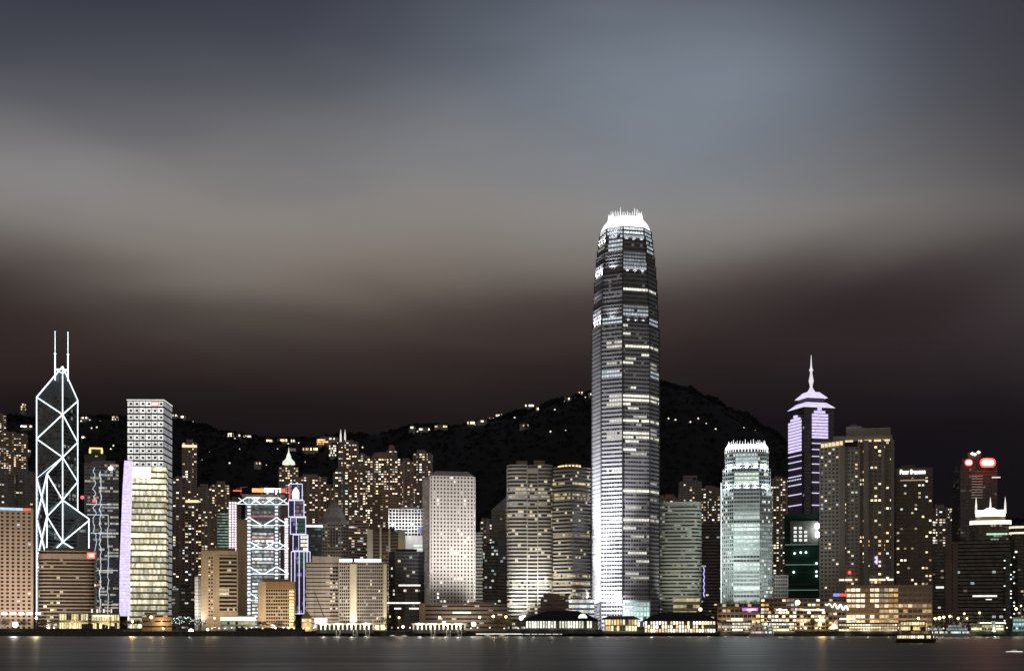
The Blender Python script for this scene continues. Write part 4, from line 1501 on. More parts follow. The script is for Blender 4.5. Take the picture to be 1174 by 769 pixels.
T = generic('office_tower', 'banded office tower with rounded corners, nearer the hip roofed stone tower', 'office building', 581.5, 633, 533.5, 1520, 36, 0, EXW, 3.75, 2.6, exch_lit((WHITE, WARMW)), .42, .75, None,
            notched, plant=None, group='round cornered banded towers')
for a, b in ((592, 604.5), (612, 624.5)):
    T.box('plant_room', EXW, T.lx(a), T.lx(b), -12, 10, T.H + .95, T.H + 5.5)
g = MB()
for q in (604.5, 616.5):
    g.box(T.lx(q) - .4, T.lx(q) + .4, -T.D / 2 - 1.3, -T.D / 2, 0, T.H)
g.box(T.lx(604.9), T.lx(616.1), -T.D / 2 - .74, -T.D / 2 + .1, T.H - 8, T.H - 3)
g.build('vertical_rib', EXW, T.root)
EX1 = T
T = generic('office_tower', 'banded office tower with rounded corners and gold lit top, nearer the tallest skyscraper', 'office building', 631, 679, 536, 1520, 34, -40, EXW, 3.75, 2.6, exch_lit((YELL, WARM)), .42, .75, None,
            lambda T: rounded(T.W, T.D, 5, 4), plant=None, group='round cornered banded towers')
g = MB(); g.lathe([(10.5, T.H + .95), (10.5, T.H + 4), (7, T.H + 5)], 14); g.build('roof_drum', EXW, T.root)
g = MB()
for i in range(9):
    a = -2.4 + i * .28
    g.box(13 * math.cos(a) - .7, 13 * math.cos(a) + .7, 13 * math.sin(a) - .7, 13 * math.sin(a) + .7, T.H + .95, T.H + 2.6)
g.build('roof_lamp', N_GOLD, T.root)
EX2 = T
g = MB(); g.box(T.lx(652), T.lx(668), -24, -18, 0, T.lz(686)); g.build('foot_block', M_RED, T.root)
generic('restaurant_block', 'low red-brown building with a small lit window strip behind the pier roof', 'building', 620, 652, 687, 1440, 20, 0, M_RED, 4.5, 3, lit_resi(.06, .6), .6, .3, plant=(.6, .6, 5, -3))
T = generic('entrance_pavilion', 'white floodlit pavilion at the foot of the tallest skyscraper', 'pavilion', 652, 681, 687, 1470, 18, 0, M_WHITE, 5, 3.4, lit_even(.8, (COOL, WHITE), .5), .4, .3, plant=None)

# --- round banded block east of the tall tower
T = generic('office_building', 'grey-green banded block with a rounded corner beside the tallest skyscraper', 'office building', 754.5, 804, 580, 1560, 34, 0, wallmat('banded_green', (.36, .365, .31), .7, .12), 3.75, 2.3,
            lit_office(.55, .6, .30, (GREENW, WARMW, WHITE), .03), .52, .7, None, lambda T: rounded(T.W, T.D, 10, 5), plant=None)
g = MB(); g.prism(rounded(T.W + .6, T.D + .6, 10, 5), T.H + .3, T.H + 4.6); g.build('roof_storey', MATS['banded_green'], T.root)
BG = T
T = generic('office_building', 'dim purple block with a violet light strip beside the green skyscraper', 'office building', 803, 828, 600, 1680, 24, 0, wallmat('purple_dim', (.10, .07, .085)), 3.6, 3, lit_resi(.05, .6), plant=None)
for i in range(9):
    g = MB(); g.tube((T.lx(806.5 + (i % 2) * 1.2), -T.D / 2 - 1.2, T.lz(650 + i * 3.8)), (T.lx(806.5 + ((i + 1) % 2) * 1.2), -T.D / 2 - 1.2, T.lz(653.6 + i * 3.8)), .6); g.build('neon_tube', N_VIOLET, T.root)
T = generic('pavilion', 'cream lit pavilion with a flat roof under the banded block', 'pavilion', 772, 802, 685.5, 1450, 18, 0, wallmat('pavilion_cream', (.50, .46, .36)), 6.5, 3.2, lit_even(.45, (WARMW, YELL), .4, .8), .5, .4, plant=None)

generic('office_building', 'small pale ribbed block beside the green netted building', 'building', 887, 903, 660, 1530, 18, 0, wallmat('ribbed_pale', (.40, .38, .36)), 3.6, 1.8, DARK, .3, .2, (.6, .6), plant=None)

# --- green netted site
T = generic('construction_block', 'building wrapped in dark green netting with one glaring work lamp', 'building', 899.5, 939, 590, 1640, 30, 0, M_GREEN, 13, 60, DARK, .96, .3, plant=None)
g = MB(); g.box(T.lx(906), T.lx(938), -T.D / 2 - 2, -T.D / 2 - .4, T.lz(623), T.lz(597)); gs = g.build('concrete_frame', M_CONC, T.root)
g = MB()
for i in range(4):
    for j in range(3):
        if T.rng.random() < .85:
            g.box(T.lx(910 + j * 6), T.lx(913.4 + j * 6), -T.D / 2 - 2.4, -T.D / 2 - 2.05, T.lz(606.5 + i * 4.6), T.lz(603.8 + i * 4.6))
g.build('lit_opening', glowmat('lit_green', (.86, 1, .92), .9), gs)
for px_, py in ((937, 603), (937.5, 613)):
    g = MB(); g.lathe([(0, -3.4), (2.4, -2), (2.4, 2), (0, 3.4)], 8); o = g.build('work_lamp', glowmat('worklamp', (.92, 1, .95), 6), T.root); o.location = (T.lx(px_), -T.D / 2 - 4, T.lz(py))
for px_, py in ((910, 655.5), (936, 645.5), (936, 655), (936, 660), (918, 633), (924, 633), (911, 634)):
    g = MB(); g.lathe([(0, -1.3), (1.1, -.7), (1.1, .7), (0, 1.3)], 8); o = g.build('site_lamp', glowmat('sitelamp', (.92, 1, .95), 2.2), T.root); o.location = (T.lx(px_), -T.D / 2 - 2, T.lz(py))
light(T.root, 'POINT', (T.lx(934), -T.D / 2 - 9, T.lz(608)), 2500, (.9, 1, .95), 1.2)
for py in (624, 647, 676):
    g = MB(); g.box(T.lx(900), T.lx(938), -T.D / 2 - 1.4, -T.D / 2 - .6, T.lz(py + .35), T.lz(py - .35)); g.build('net_rail', glowmat('net_line', (.55, .85, .7), .25), T.root)

# --- the broad residence with stepped crown
T = TW('apartment_tower', 'broad brown grey residence with a stepped crown and gold lit top floor', 'apartment tower', 939.5, 1025, 508, 1520, 38, 0)
WN = wallmat('residence_stone', (.255, .215, .18), .75, .15)
WN2 = wallmat('residence_pale', (.34, .315, .285), .75, .15)
r = T.root


def res_lit(p, k=1.2):
    f = lit_resi(p, k, (WARM, WARMW, WARMW, YELL, ORNG))
    return f


xa, xm, xb = T.lx(940), T.lx(984), T.lx(1024)
facade(r, rect(xm - xa, 36, (xa + xm) / 2, 0), 0, T.lz(513), 4.0, 3.8, T.rng, res_lit(.10, 1.0), WN2, sp=.55, sd=.3, pier=(1.6, .6))
facade(r, rect(xb - xm, 38, (xb + xm) / 2, 1), 0, T.lz(507), 4.1, 3.9, T.rng, res_lit(.19, 1.8), WN, sp=.52, sd=.3, pier=(1.4, .6))
g = MB()
for a, b, w0 in ((963, 969, 1), (990, 996, 1), (1010, 1014, 1), (984.5, 986, 1), (1021, 1025, 1)):
    g.box(T.lx(a), T.lx(b), -20.6, -17, 0, T.lz(505 if a > 980 else 512))
g.build('wall_shaft', WN, r)
g = MB()
for i in range(6):
    g.box(T.lx(941 + i * 4.3), T.lx(944.6 + i * 4.3), -18.9, -18.45, T.lz(512 - i * .5), T.lz(507.5 - i * .5))
for a, b in ((969, 978), (984, 988.5), (991, 999), (1002, 1010), (1012, 1020)):
    g.box(T.lx(a), T.lx(b), -18.9, -18.4, T.lz(506.4), T.lz(504.2))
g.build('top_floor_light', glowmat('topfloor_gold', (1, .78, .44), .9), r)
g = MB()
g.box(T.lx(941), T.lx(968), -18.4, 15, T.lz(513), T.lz(505)); g.box(T.lx(955), T.lx(1023), -16, 15, T.lz(505), T.lz(499)); g.box(T.lx(970), T.lx(1021), -13, 12, T.lz(499), T.lz(490)); g.box(T.lx(970), T.lx(988), -14, 12, T.lz(490), T.lz(488))
g.build('crown', WN2, r)
g = MB(); g.lathe([(4, T.lz(487.8)), (4.5, T.lz(486.5)), (3, T.lz(484.8)), (0, T.lz(484))], 10, T.lx(979), -4); g.build('roof_dish', M_CONC, r)
for a, b in ((960, 966), (967, 975), (995, 1004), (1005, 1013), (1015, 1022)):
    g = MB(); g.box(T.lx(a + 2), T.lx(b + 2), -20.9, -20.3, T.lz(665.4), T.lz(663.3)); g.build('lit_floor', glowmat('floor_cream', (1, .92, .7), 1.2), r)
g = MB(); g.lathe([(0, -1.8), (1.5, -.8), (1.5, .8), (0, 1.8)], 8); o = g.build('beacon', N_RED, r); o.location = (T.lx(974), -21.5, T.lz(656))
g = MB(); g.box(-.9, .9, -.4, .4, -4, 4); o = g.build('violet_sign', glowmat('sign_violet', (.62, .5, 1), 1.5), r); o.location = (T.lx(1005), -21.2, T.lz(642))

# --- hotel with lettering
T = generic('hotel_tower', 'dark hotel tower with white roof lettering reading Four Seasons', 'hotel', 1027.5, 1068.5, 537, 1530, 32, 0, wallmat('hotel_dark', (.17, .135, .115)), 4.0, 3.7, lit_resi(.17, 1.5, (WARM, WARMW, WARMW, YELL)), .52, .3, (1.3, .6), plant=(.4, .4, 4, -6))
g = MB(); g.box(-T.W / 2 - .5, T.W / 2 + .5, -T.D / 2 - .85, -T.D / 2 + 3, T.H - 9, T.H + .95); g.build('roof_fascia', MATS['hotel_dark'], T.root)
cu = bpy.data.curves.new('sign_lettering', 'FONT')
cu.body = 'Four Seasons'
cu.size = 5.0
cu.extrude = 0.25
cu.offset = 0.16
cu.align_x = 'CENTER'
o = bpy.data.objects.new('sign_lettering', cu)
COL.objects.link(o)
o.parent = T.root
o.location = (-1.5, -T.D / 2 - 1.3, T.lz(543))
o.rotation_euler = (math.radians(90), 0, 0)
bpy.context.view_layer.update()
wtxt = o.dimensions.x
me = bpy.data.meshes.new_from_object(o.evaluated_get(bpy.context.evaluated_depsgraph_get()))
loc_, rot_ = o.location.copy(), o.rotation_euler.copy()
bpy.data.objects.remove(o)
bpy.data.curves.remove(cu)
me.materials.clear()
me.materials.append(glowmat('letters_white', (1, 1, .98), 2.6))
o = bpy.data.objects.new('sign_lettering', me)
COL.objects.link(o)
o.parent = T.root
o.location = loc_
o.rotation_euler = rot_
o.scale = ((T.lx(1058) - T.lx(1029)) / max(wtxt, .1),) * 2 + (1,)
o.scale[1] *= 1.3
g = MB(); g.box(T.lx(1032), T.lx(1062), -T.D / 2 - 1.1, -T.D / 2 - .87, T.lz(551), T.lz(549.6)); g.build('light_strip', glowmat('strip_amber', (1, .72, .42), .35), T.root)

# --- dark blocks at the east end
T = generic('office_building', 'dark ledged block with one short white lit floor beside the hotel', 'office building', 1069, 1085, 630, 1600, 22, 0, wallmat('ledge_dark', (.13, .115, .105)), 3.5, 3, lit_resi(.03, .5), .4, .6, plant=None)
g = MB(); g.box(T.lx(1073), T.lx(1082), -T.D / 2 - 1.2, -T.D / 2 - .8, T.lz(674), T.lz(671.8)); g.build('lit_floor', MATS['floor_white'], T.root)
T = generic('office_tower', 'black glass block with brown side piers under the glowing crown', 'office building', 1084, 1158, 620, 1500, 40, 0, wallmat('black_glass', (.010, .009, .010), .9), 3.7, 3.4, lit_resi(.006, .7), .35, .2, plant=None)
for a, b, top in ((1083.5, 1091, 616), (1092.5, 1098, 623)):
    g = MB(); g.box(T.lx(a), T.lx(b), -T.D / 2 - 3, -T.D / 2 + 8, 0, T.lz(top)); g.build('side_pier', wallmat('pier_brown', (.19, .14, .12)), T.root)
g = MB(); g.box(T.lx(1115), T.lx(1143), -T.D / 2 - .9, -T.D / 2 - .5, T.lz(683.8), T.lz(681.9)); g.box(T.lx(1130), T.lx(1137), -T.D / 2 - .9, -T.D / 2 - .5, T.lz(687.3), T.lz(686.3)); g.build('lit_floor', MATS['floor_white'], T.root)

T = generic('office_tower', 'brown tower with a glowing cream crown and three thin spires', 'office building', 1112, 1159, 601, 1600, 34, 0, wallmat('crown_brown', (.22, .18, .13)), 3.8, 2.8, lit_office(.25, .5, .3, (GREENW, WARMW), .015), .45, .5, (.5, .6), lambda T: rounded(T.W, T.D, 9, 4), plant=None)
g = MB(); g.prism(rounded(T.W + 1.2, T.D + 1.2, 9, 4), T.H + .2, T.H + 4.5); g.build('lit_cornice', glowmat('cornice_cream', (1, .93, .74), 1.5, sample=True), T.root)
g = MB(); g.prism(rounded(T.W * .74, T.D * .7, 8, 4), T.H + 4.6, T.H + 9); g.build('crown_drum', MATS['crown_brown'], T.root)
g = MB()
x_ = [T.lx(1118.5), T.lx(1152.5)]
g.box(x_[0], x_[1], -12, -9, T.H + 9, T.lz(584)); g.prism([(x_[0] + 8, -12), (x_[1] - 8, -12), (x_[1] - 8, -9), (x_[0] + 8, -9)], T.lz(584), T.lz(581.5), [(x_[0] + 12, -12), (x_[1] - 12, -12), (x_[1] - 12, -9), (x_[0] + 12, -9)])
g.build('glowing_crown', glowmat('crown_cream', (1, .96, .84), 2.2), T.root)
for px_ in (1119, 1135.5, 1152.5):
    g = MB(); g.lathe([(1.3, T.lz(588)), (1.0, T.lz(578)), (.15, T.lz(569))], 8, T.lx(px_), -11); g.build('spire', glowmat('spire_cream', (1, .96, .88), .9), T.root)
g = MB(); g.box(T.lx(1131), T.lx(1155), -T.D / 2 - 1.4, -T.D / 2 - .9, T.lz(613), T.lz(611)); g.build('light_strip', glowmat('strip_green', (.6, 1, .72), .9), T.root)

T = generic('office_tower', 'dark stepped tower with red glowing rooftop signs', 'office building', 1091, 1143, 533, 1720, 40, 14, wallmat('sign_tower', (.09, .07, .075), .5), 4.0, 3.2, lit_office(.4, .35, .10, (WARMW, COOL), .01), .4, .4, (.3, .4), bottom=640, plant=None)
g = MB(); g.box(T.lx(1100), T.lx(1131), -12, 12, T.H + .95, T.lz(525)); g.box(T.lx(1107), T.lx(1123), -8, 10, T.lz(525), T.lz(517.5)); g.build('stepped_roof', MATS['sign_tower'], T.root)
W2 = glowmat('sign_hot', (1, .62, .52), 2.8)
for a, b, p, q, m in ((1117.5, 1136, 536, 525.5, N_RED), (1099.5, 1109, 534.5, 526.5, glowmat('sign_deepred', (1, .10, .08), 1.2))):
    def panel(name, mat, sx, sz, y0, y1, par):
        cx_, cz_ = (T.lx(a) + T.lx(b)) / 2, (T.lz(p) + T.lz(q)) / 2
        w_, h_ = (T.lx(b) - T.lx(a)) * sx, (T.lz(q) - T.lz(p)) * sz
        R_ = [(cx_ + x__, cz_ + z__) for x__, z__ in rounded(w_, h_, h_ * .45, 4)]
        g = MB()
        g.face([(x__, y0, z__) for x__, z__ in R_])
        for (xa_, za_), (xb_, zb_) in zip(R_, R_[1:] + R_[:1]):
            g.face([(xa_, y0, za_), (xa_, y1, za_), (xb_, y1, zb_), (xb_, y0, zb_)])
        return g.build(name, mat, par)
    s = panel('sign_board', m, 1.0, 1.0, -24, -23.4, T.root)
    panel('sign_lettering', W2, .78, .62, -24.3, -24.02, s)
light(T.root, 'POINT', (T.lx(1126), -30, T.lz(529)), 26000, (1, .12, .08), 1.0)
g = MB()
for i, (px_, py) in enumerate(((1111.5, 519), (1114.5, 520), (1119, 517.5))):
    g.lathe([(0, T.lz(py + 2)), (2.6, T.lz(py)), (0, T.lz(py - 2))], 8, T.lx(px_), -12)
g.build('sign_emblem', glowmat('emblem_cream', (1, .90, .72), 1.8), T.root)
g = MB(); g.box(T.lx(1132), T.lx(1142), -22.5, -22, T.lz(548), T.lz(546.8)); g.build('light_strip', MATS['spire_cream'], T.root)
g = MB()
for i in range(9):
    g.box(T.lx(1108), T.lx(1121), -22.4, -21.9, T.lz(546.2 + i * 3.1), T.lz(545.4 + i * 3.1))
g.build('floor_light', glowmat('floor_dim', (1, .8, .62), .16), T.root)

T = generic('office_tower', 'dark tower with a lit cream cornice at the picture edge', 'office building', 1157.5, 1200, 602, 1580, 34, 0, wallmat('edge_dark', (.08, .07, .065), .6), 3.8, 3.0, lit_resi(.05, .8), .45, .4, (.4, .5), lambda T: rounded(T.W, T.D, 8, 4), plant=None)
for p, q, k in ((605, 602.5, 1.0), (611.4, 609.4, 1.2)):
    g = MB(); g.prism(rounded(T.W + 1.6, T.D + 1.6, 8, 4), T.lz(p), T.lz(q), bottom=True); g.build('lit_cornice', glowmat('cornice_%d' % int(k * 10), (1, .88, .66), k), T.root)
T = generic('mast_tower', 'slender black lattice pylon strung with white lamps at the waterfront', 'pylon', 1152.5, 1159, 633, 1440, 6, 0, M_DARK, 6, 6, DARK, .5, .3, plant=None)
rg = random.Random(8)
for i in range(18):
    g = MB(); g.lathe([(0, -.8), (.8, -.3), (.8, .3), (0, .8)], 6); o = g.build('lamp', glowmat('pylon_lamp', (.85, 1, .9), 1.4), T.root); o.location = (rg.choice((-3.2, 2.6, 5.5)), -4, 10 + i * 3.6 + rg.uniform(-1, 1))

# ------------------------------------------------------------------ waterfront: piers, pavilions, malls
LATE = []


def lamp_in(root, loc, e, col, r=.5):
    return light(root, 'POINT', loc, e, col, r)


def colonnade_pier(label, px0, px1, seed):
    Y = 1285.0
    T = TW('ferry_pier', label, 'ferry pier', px0, px1, 714, Y, 22, 0, 0)
    r, z, W, D = T.root, T.lz, T.W, 22
    rg = random.Random(seed)
    wm = wallmat('pier_white', (.66, .63, .56), .7, .15)
    g = MB(); g.box(-W / 2 - 1, W / 2 + 1, -D / 2, D / 2 + 5, 2.6, z(721.6))
    for i in range(int(W / 5)):
        g.box(-W / 2 + i * 5, -W / 2 + i * 5 + 1, -D / 2 + .4, -D / 2 + 1.4, -2, 2.6)
    g.build('pier_deck', M_DARK, r)
    g = MB(); g.box(-W / 2 - 2, W / 2 + 2, -D / 2 - 1, D / 2 + 3, z(715.6), z(713.9)); g.box(-W / 2 + 3, W / 2 - 3, -D / 2 + 2, D / 2, z(713.9), z(712.8)); g.build('roof', wm, r)
    n = int(W / 3.5)
    for i in range(n + 1):
        g = MB(); x = -W / 2 + i * W / n
        g.box(x - .62, x + .62, -D / 2 + .3, -D / 2 + 1.4, z(721.6), z(715.6) - .01)
        g.build('column', wm, r)
    g = MB(); g.box(-W / 2, W / 2, 1, 2, z(721.6), z(715.6)); g.build('rear_wall', wallmat('pier_rear', (.09, .07, .045)), r)
    g = MB()
    for i in range(int(n / 2)):
        x = -W / 2 + (i * 2 + 1) * W / n
        g.box(x - .9, x + .9, -3, -2.4, z(715.6) - .4, z(715.6) - .05)
    g.build('ceiling_lamp', glowmat('pier_tube', (1, .93, .78), 4.0), r)
    for i in range(4):
        lamp_in(r, (-W / 2 + (i + .5) * W / 4, -D / 2 - 2.5, z(716.5)), 3200, (1, .93, .76), .4)
    for q in (.38, .68, .9):
        g = MB()
        x = -W / 2 + W * q
        for s in (-1.6, 1.6):
            g.box(x + s - .25, x + s + .25, -D / 2 - 1.6, -D / 2 - 1.0, .1, z(722))
        g.box(x - 1.9, x + 1.9, -D / 2 - 1.6, -D / 2 - 1.0, 1.0, 1.6)
        g.build('landing_steps', wm, r)
    return T


colonnade_pier('low white colonnaded pier before the tan gridded office', 363, 428, 1)
colonnade_pier('low white colonnaded pier at the foot of the pale grey tower', 474, 533, 2)


def hip_pier(label, px0, px1, py_ridge, py_eave, lit_, dormer=None, Y=1285.0, levels=1, base=721, seed=1, hipx=.16):
    T = TW('ferry_pier', label, 'ferry pier', px0, px1, py_eave, Y, 26, 0, 0)
    r, z, W = T.root, T.lz, T.W
    D = 26
    g = MB(); g.box(-W / 2 - 2, W / 2 + 2, -D / 2 - 2, D / 2 + 3, 2.2, z(base))
    for i in range(int(W / 6)):
        g.box(-W / 2 + i * 6, -W / 2 + i * 6 + 1, -D / 2 - 1.6, -D / 2 - .6, -2, 2.2)
    g.build('pier_deck', M_DARK, r)
    T.facade(rect(W - 4, D - 5), z0=z(base), z1=z(py_eave), fh=(z(py_eave) - z(base)) / levels, bay=2.4, lit=lit_, wall=wallmat('pier_dark', (.10, .095, .08)), sp=.18, sd=.2, pier=(.8, .3), roof=False)
    g = MB()
    e = W / 2 + 1.5
    hy = D / 2 + 2
    k = W * hipx
    m = (z(py_ridge) - z(py_eave)) * .55
    g.prism([(-e, -hy), (e, -hy), (e, hy), (-e, hy)], z(py_eave) + .01, z(py_eave) + m, [(-e + k, -hy * .5), (e - k, -hy * .5), (e - k, hy * .5), (-e + k, hy * .5)], bottom=True)
    g.prism([(-e + k, -hy * .5), (e - k, -hy * .5), (e - k, hy * .5), (-e + k, hy * .5)], z(py_eave) + m, z(py_ridge), [(-e + k * 2, -.6), (e - k * 2, -.6), (e - k * 2, .6), (-e + k * 2, .6)])
    rf = g.build('roof', M_ROOFD, r)
    if dormer:
        g = MB()
        x = T.lx(dormer)
        pts = [(x + 4.6 * math.cos(t * math.pi / 8), z(708.5) + 4.4 * math.sin(t * math.pi / 8)) for t in range(9)]
        yf = -hy * .98
        g.face([(a, yf, b) for a, b in reversed(pts)])
        for (a, b), (c, d) in zip(pts, pts[1:]):
            g.face([(a, yf, b), (c, d and yf, d), (c, -2, d), (a, -2, b)])
        g.build('dormer', M_ROOFD, rf)
        g = MB()
        pts = [(x + 4.0 * math.cos(t * math.pi / 8), z(708.2) + 3.8 * math.sin(t * math.pi / 8)) for t in range(9)]
        for (a, b), (c, d) in zip(pts, pts[1:]):
            g.face([(x, yf - .06, z(708.0)), (a * .97 + x * .03, yf - .06, b), (c * .97 + x * .03, yf - .06, d)])
        g.build('fan_window', glowmat('fan_cream', (1, .97, .70), 1.3), rf)
    rg = random.Random(seed)
    for i in range(4):
        lamp_in(r, (-W / 2 + (i + .5) * W / 4, -D / 2 - 3.5, z(base) + 3.0), 900, (1, .93, .74), .4)
    return T


hip_pier('large pier with dark hipped tile roof and a lit half-round dormer', 600, 688, 699.5, 711.6, lit_even(1.1, ((.95, 1, .78), (1, .97, .80)), .5, .86), 668, base=721.2, seed=1)
hip_pier('small pier with dark roof and yellow lit hall beside the large hipped pier', 691, 733, 705.5, 709.8, lit_even(1.2, (YELL, WARM, ORNG), .6, .85), None, 1290.0, 2, 724, 2, .10)
hip_pier('long pier with dark roof over two bright white lit decks', 736, 823, 701, 711.8, lit_even(1.7, (WHITE, WARMW, WARM), .6, .88), None, 1285.0, 3, 725, 3, .14)


def shed_pier(label, px0, px1, top, Y, pal, k, seed, levels=2, base=724, p=.85, wall=None):
    T = TW('ferry_pier', label, 'ferry pier', px0, px1, top, Y, 20, 0, 0)
    r, z, W = T.root, T.lz, T.W
    g = MB(); g.box(-W / 2 - 1, W / 2 + 1, -11, 14, 1.8, z(base))
    for i in range(int(W / 5)):
        g.box(-W / 2 + i * 5, -W / 2 + i * 5 + .9, -10.6, -9.8, -2, 1.8)
    g.build('pier_deck', M_DARK, r)
    rg = random.Random(seed)
    runs = {}

    def lit(fi, zz, e, b, nb, rn):
        key = (fi, b // 4)
        if key not in runs:
            runs[key] = (rn.random() < p, sc(rn.choice(pal), 1.5 * k * rn.uniform(.4, 1.3)))
        on, c = runs[key]
        return sc(c, rn.uniform(.6, 1.2)) if on else sc(WARM, .03)
    T.facade(rect(W - 2, 18), z0=z(base), z1=z(top), fh=(z(top) - z(base)) / levels, bay=2.2, lit=lit, wall=wall or wallmat('shed_grey', (.22, .20, .18)), sp=.42, sd=.6, pier=(.5, .65), roof=False)
    g = MB(); g.prism(rect(W + 2, 23), z(top) + .01, z(top) + 1.4, rect(W - 1, 16), bottom=True); g.build('roof', wallmat('shed_roof', (.17, .165, .16)), r)
    for i in range(3):
        lamp_in(r, (-W / 2 + (i + .5) * W / 3, -13.5, z(base) + 2.4), 900, pal[0], .4)
    return T


shed_pier('low lit ferry shed with cream bands under the purple sign', 826, 862, 713.5, 1300, (WARMW, WHITE), 1.1, 1, 3)
shed_pier('low ferry shed with yellow lit lower deck west of the orange lamp', 880, 912, 714, 1298, (YELL, WARMW, WHITE), 1.2, 2, 3)
shed_pier('long low ferry shed with yellow lit lower deck before the lit mall', 960, 1030, 715, 1298, (YELL, WARM, WARMW), 1.0, 3, 3)
shed_pier('orange lit ferry shed behind the dark ferry', 1031, 1062, 712.5, 1300, (WARM, ORNG, YELL), .9, 4, 2)
shed_pier('low grey ferry shed with greenish yellow lower deck under the black glass block', 1112, 1152, 716, 1298, ((.95, 1, .55), YELL), .8, 5, 2, 723)
shed_pier('teal lit pier building at the picture edge', 1160, 1195, 709, 1300, (CYAN, GREENW, YELL), .55, 6, 3, 723)

# mall
def mall_lit(fi, z, e, b, nb, rn):
    t = (b + .5) / nb
    if e != 0:
        return sc(WARM, .2 * rn.random())
    if t < .40:
        return sc(rn.choice((WARM, WARMW)), 1.3 * rn.uniform(.6, 1.2)) if (b % 5 != 4 and fi != 3 and rn.random() < .9) else sc(ORNG, .12)
    if t < .60:
        return sc(rn.choice((WARM, ORNG, WARMW)), rn.uniform(.1, 1.0))
    if fi == 4:
        return sc(WARM, rn.uniform(.2, 1.1))
    return sc(WARM, .5) if rn.random() < .08 else sc(WARM, .03)


T = generic('shopping_mall', 'long stone shopping mall with warm lit windows under the residence', 'shopping mall', 970, 1068, 674, 1420, 30, 0, wallmat('mall_stone', (.40, .31, .22)), 5.2, 4.4,
            mall_lit, .40, .5, (.5, .6), plant=None)
g = MB(); g.box(-T.W / 2 - 1, T.W / 2 + 1, -T.D / 2 - 2.2, -T.D / 2 + 4, T.H + .95, T.H + 2.8); g.build('eaves', MATS['mall_stone'], T.root)
for i in range(5):
    lamp_in(T.root, (-T.W / 2 + (i + .5) * T.W / 5, -T.D / 2 - 6, 5), 2600, (1, .74, .42))
T = generic('shopping_mall', 'stepped brown mall terrace with scattered lamps beside the long mall', 'shopping mall', 872, 969.5, 686.5, 1430, 30, 0, wallmat('mall_brown', (.30, .235, .17)), 4.6, 4.0,
            lit_resi(.34, 1.2, (WARM, WARMW, WHITE, ORNG)), .5, .6, (.9, .7), plant=None)
MALL = T
facade(T.root, rect(T.lx(946) - T.lx(872), 8.4, (T.lx(872) + T.lx(946)) / 2, -T.D / 2 - 5.2), 0, T.lz(700.5), 3.6, 3.4, T.rng, lit_resi(.6, 2.0, (WARM, WARMW, WHITE, YELL)), MATS['mall_brown'], sp=.45, sd=.5, pier=(.6, .6), wallname='lower_terrace')
g = MB()
for a, b, p, q, in ((920, 945, 700.6, 697.8), (890, 903, 700, 698), (962, 980, 710, 708)):
    g.box(T.lx(a), T.lx(b), -T.D / 2 - 9.8, -T.D / 2 - 9.2, T.lz(p), T.lz(q))
g.build('light_strip', glowmat('mall_strip', (1, .95, .82), 1.5), T.root)
g = MB(); g.box(T.lx(955), T.lx(962), -T.D / 2 - 1.6, -T.D / 2 - 1, T.lz(683.4), T.lz(680)); s = g.build('sign_board', glowmat('sign_blue2', (.25, .35, 1), 1.0), T.root)
g = MB(); g.box(T.lx(962.1), T.lx(971), -T.D / 2 - 1.6, -T.D / 2 - 1, T.lz(683.4), T.lz(680)); g.build('sign_emblem', glowmat('sign_red2', (1, .12, .10), 1.0), s)
# flowing white script of light tubes, too small to read
g = MB()
rg = random.Random(4)
p0 = None
for i in range(34):
    t = i / 33
    q = (T.lx(946 + 26 * t), -T.D / 2 - 2.5, T.lz(692 + 5 * t + 2.6 * math.sin(t * 26) * (1.0 if t > .3 else .5)))
    if p0:
        g.tube(p0, q, .42 if t < .5 else .75, n=5)
    p0 = q
g.build('script_sign', glowmat('script_white', (1, .98, .95), 2.6), T.root)
T.box('script_back', MATS['mall_brown'], T.lx(944), T.lx(971), -T.D / 2 - 2, -T.D / 2 - 1.1, T.lz(702), T.lz(689))
g = MB(); g.lathe([(0, -2.6), (1.9, -1.8), (2.6, 0), (1.9, 1.8), (0, 2.6)], 12); o = g.build('globe_lamp', glowmat('globe_cream', (1, .90, .68), 2.0), T.root); o.location = (T.lx(914.5), -T.D / 2 - 11, T.lz(690.3))
g = MB(); g.tube((T.lx(914.5), -T.D / 2 - 8.8, T.lz(701)), (T.lx(914.5), -T.D / 2 - 11, T.lz(693)), .35); g.build('globe_post', M_DARK, T.root)
for i in range(5):
    lamp_in(T.root, (-T.W / 2 + (i + .5) * T.W / 5, -T.D / 2 - 13, 7), 2200, (1, .72, .40))
T = generic('terrace_block', 'brown planted terrace block with a purple lit sign', 'building', 823, 871.5, 692, 1420, 24, 0, wallmat('terrace_brown', (.28, .21, .15)), 4.8, 4.0, lit_resi(.40, 1.1, (WARM, WARMW, ORNG)), .5, .6, (.8, .7), plant=None)
g = MB(); g.box(T.lx(851), T.lx(869), -T.D / 2 - 1.6, -T.D / 2 - 1, T.lz(700), T.lz(696.4)); s = g.build('sign_board', glowmat('sign_purple', (.62, .22, .85), .9), T.root)
g = MB(); g.box(T.lx(856), T.lx(867), -T.D / 2 - 1.9, -T.D / 2 - 1.62, T.lz(699.2), T.lz(697.4)); g.build('sign_lettering', glowmat('sign_orchid', (.95, .62, 1), 1.6), s)
g = MB(); g.box(T.lx(838), T.lx(852), -T.D / 2 - 8, -T.D / 2 - .75, T.lz(712), T.lz(708)); g.box(T.lx(838.5), T.lx(851.5), -T.D / 2 - 8.4, -T.D / 2 - 8.02, T.lz(711.3), T.lz(708.6)); g.build('lit_bay', glowmat('bay_cream', (1, .9, .68), 1.1), T.root)
for i in range(3):
    lamp_in(T.root, (-T.W / 2 + (i + .5) * T.W / 3, -T.D / 2 - 7, 8), 2600, (1, .74, .44))

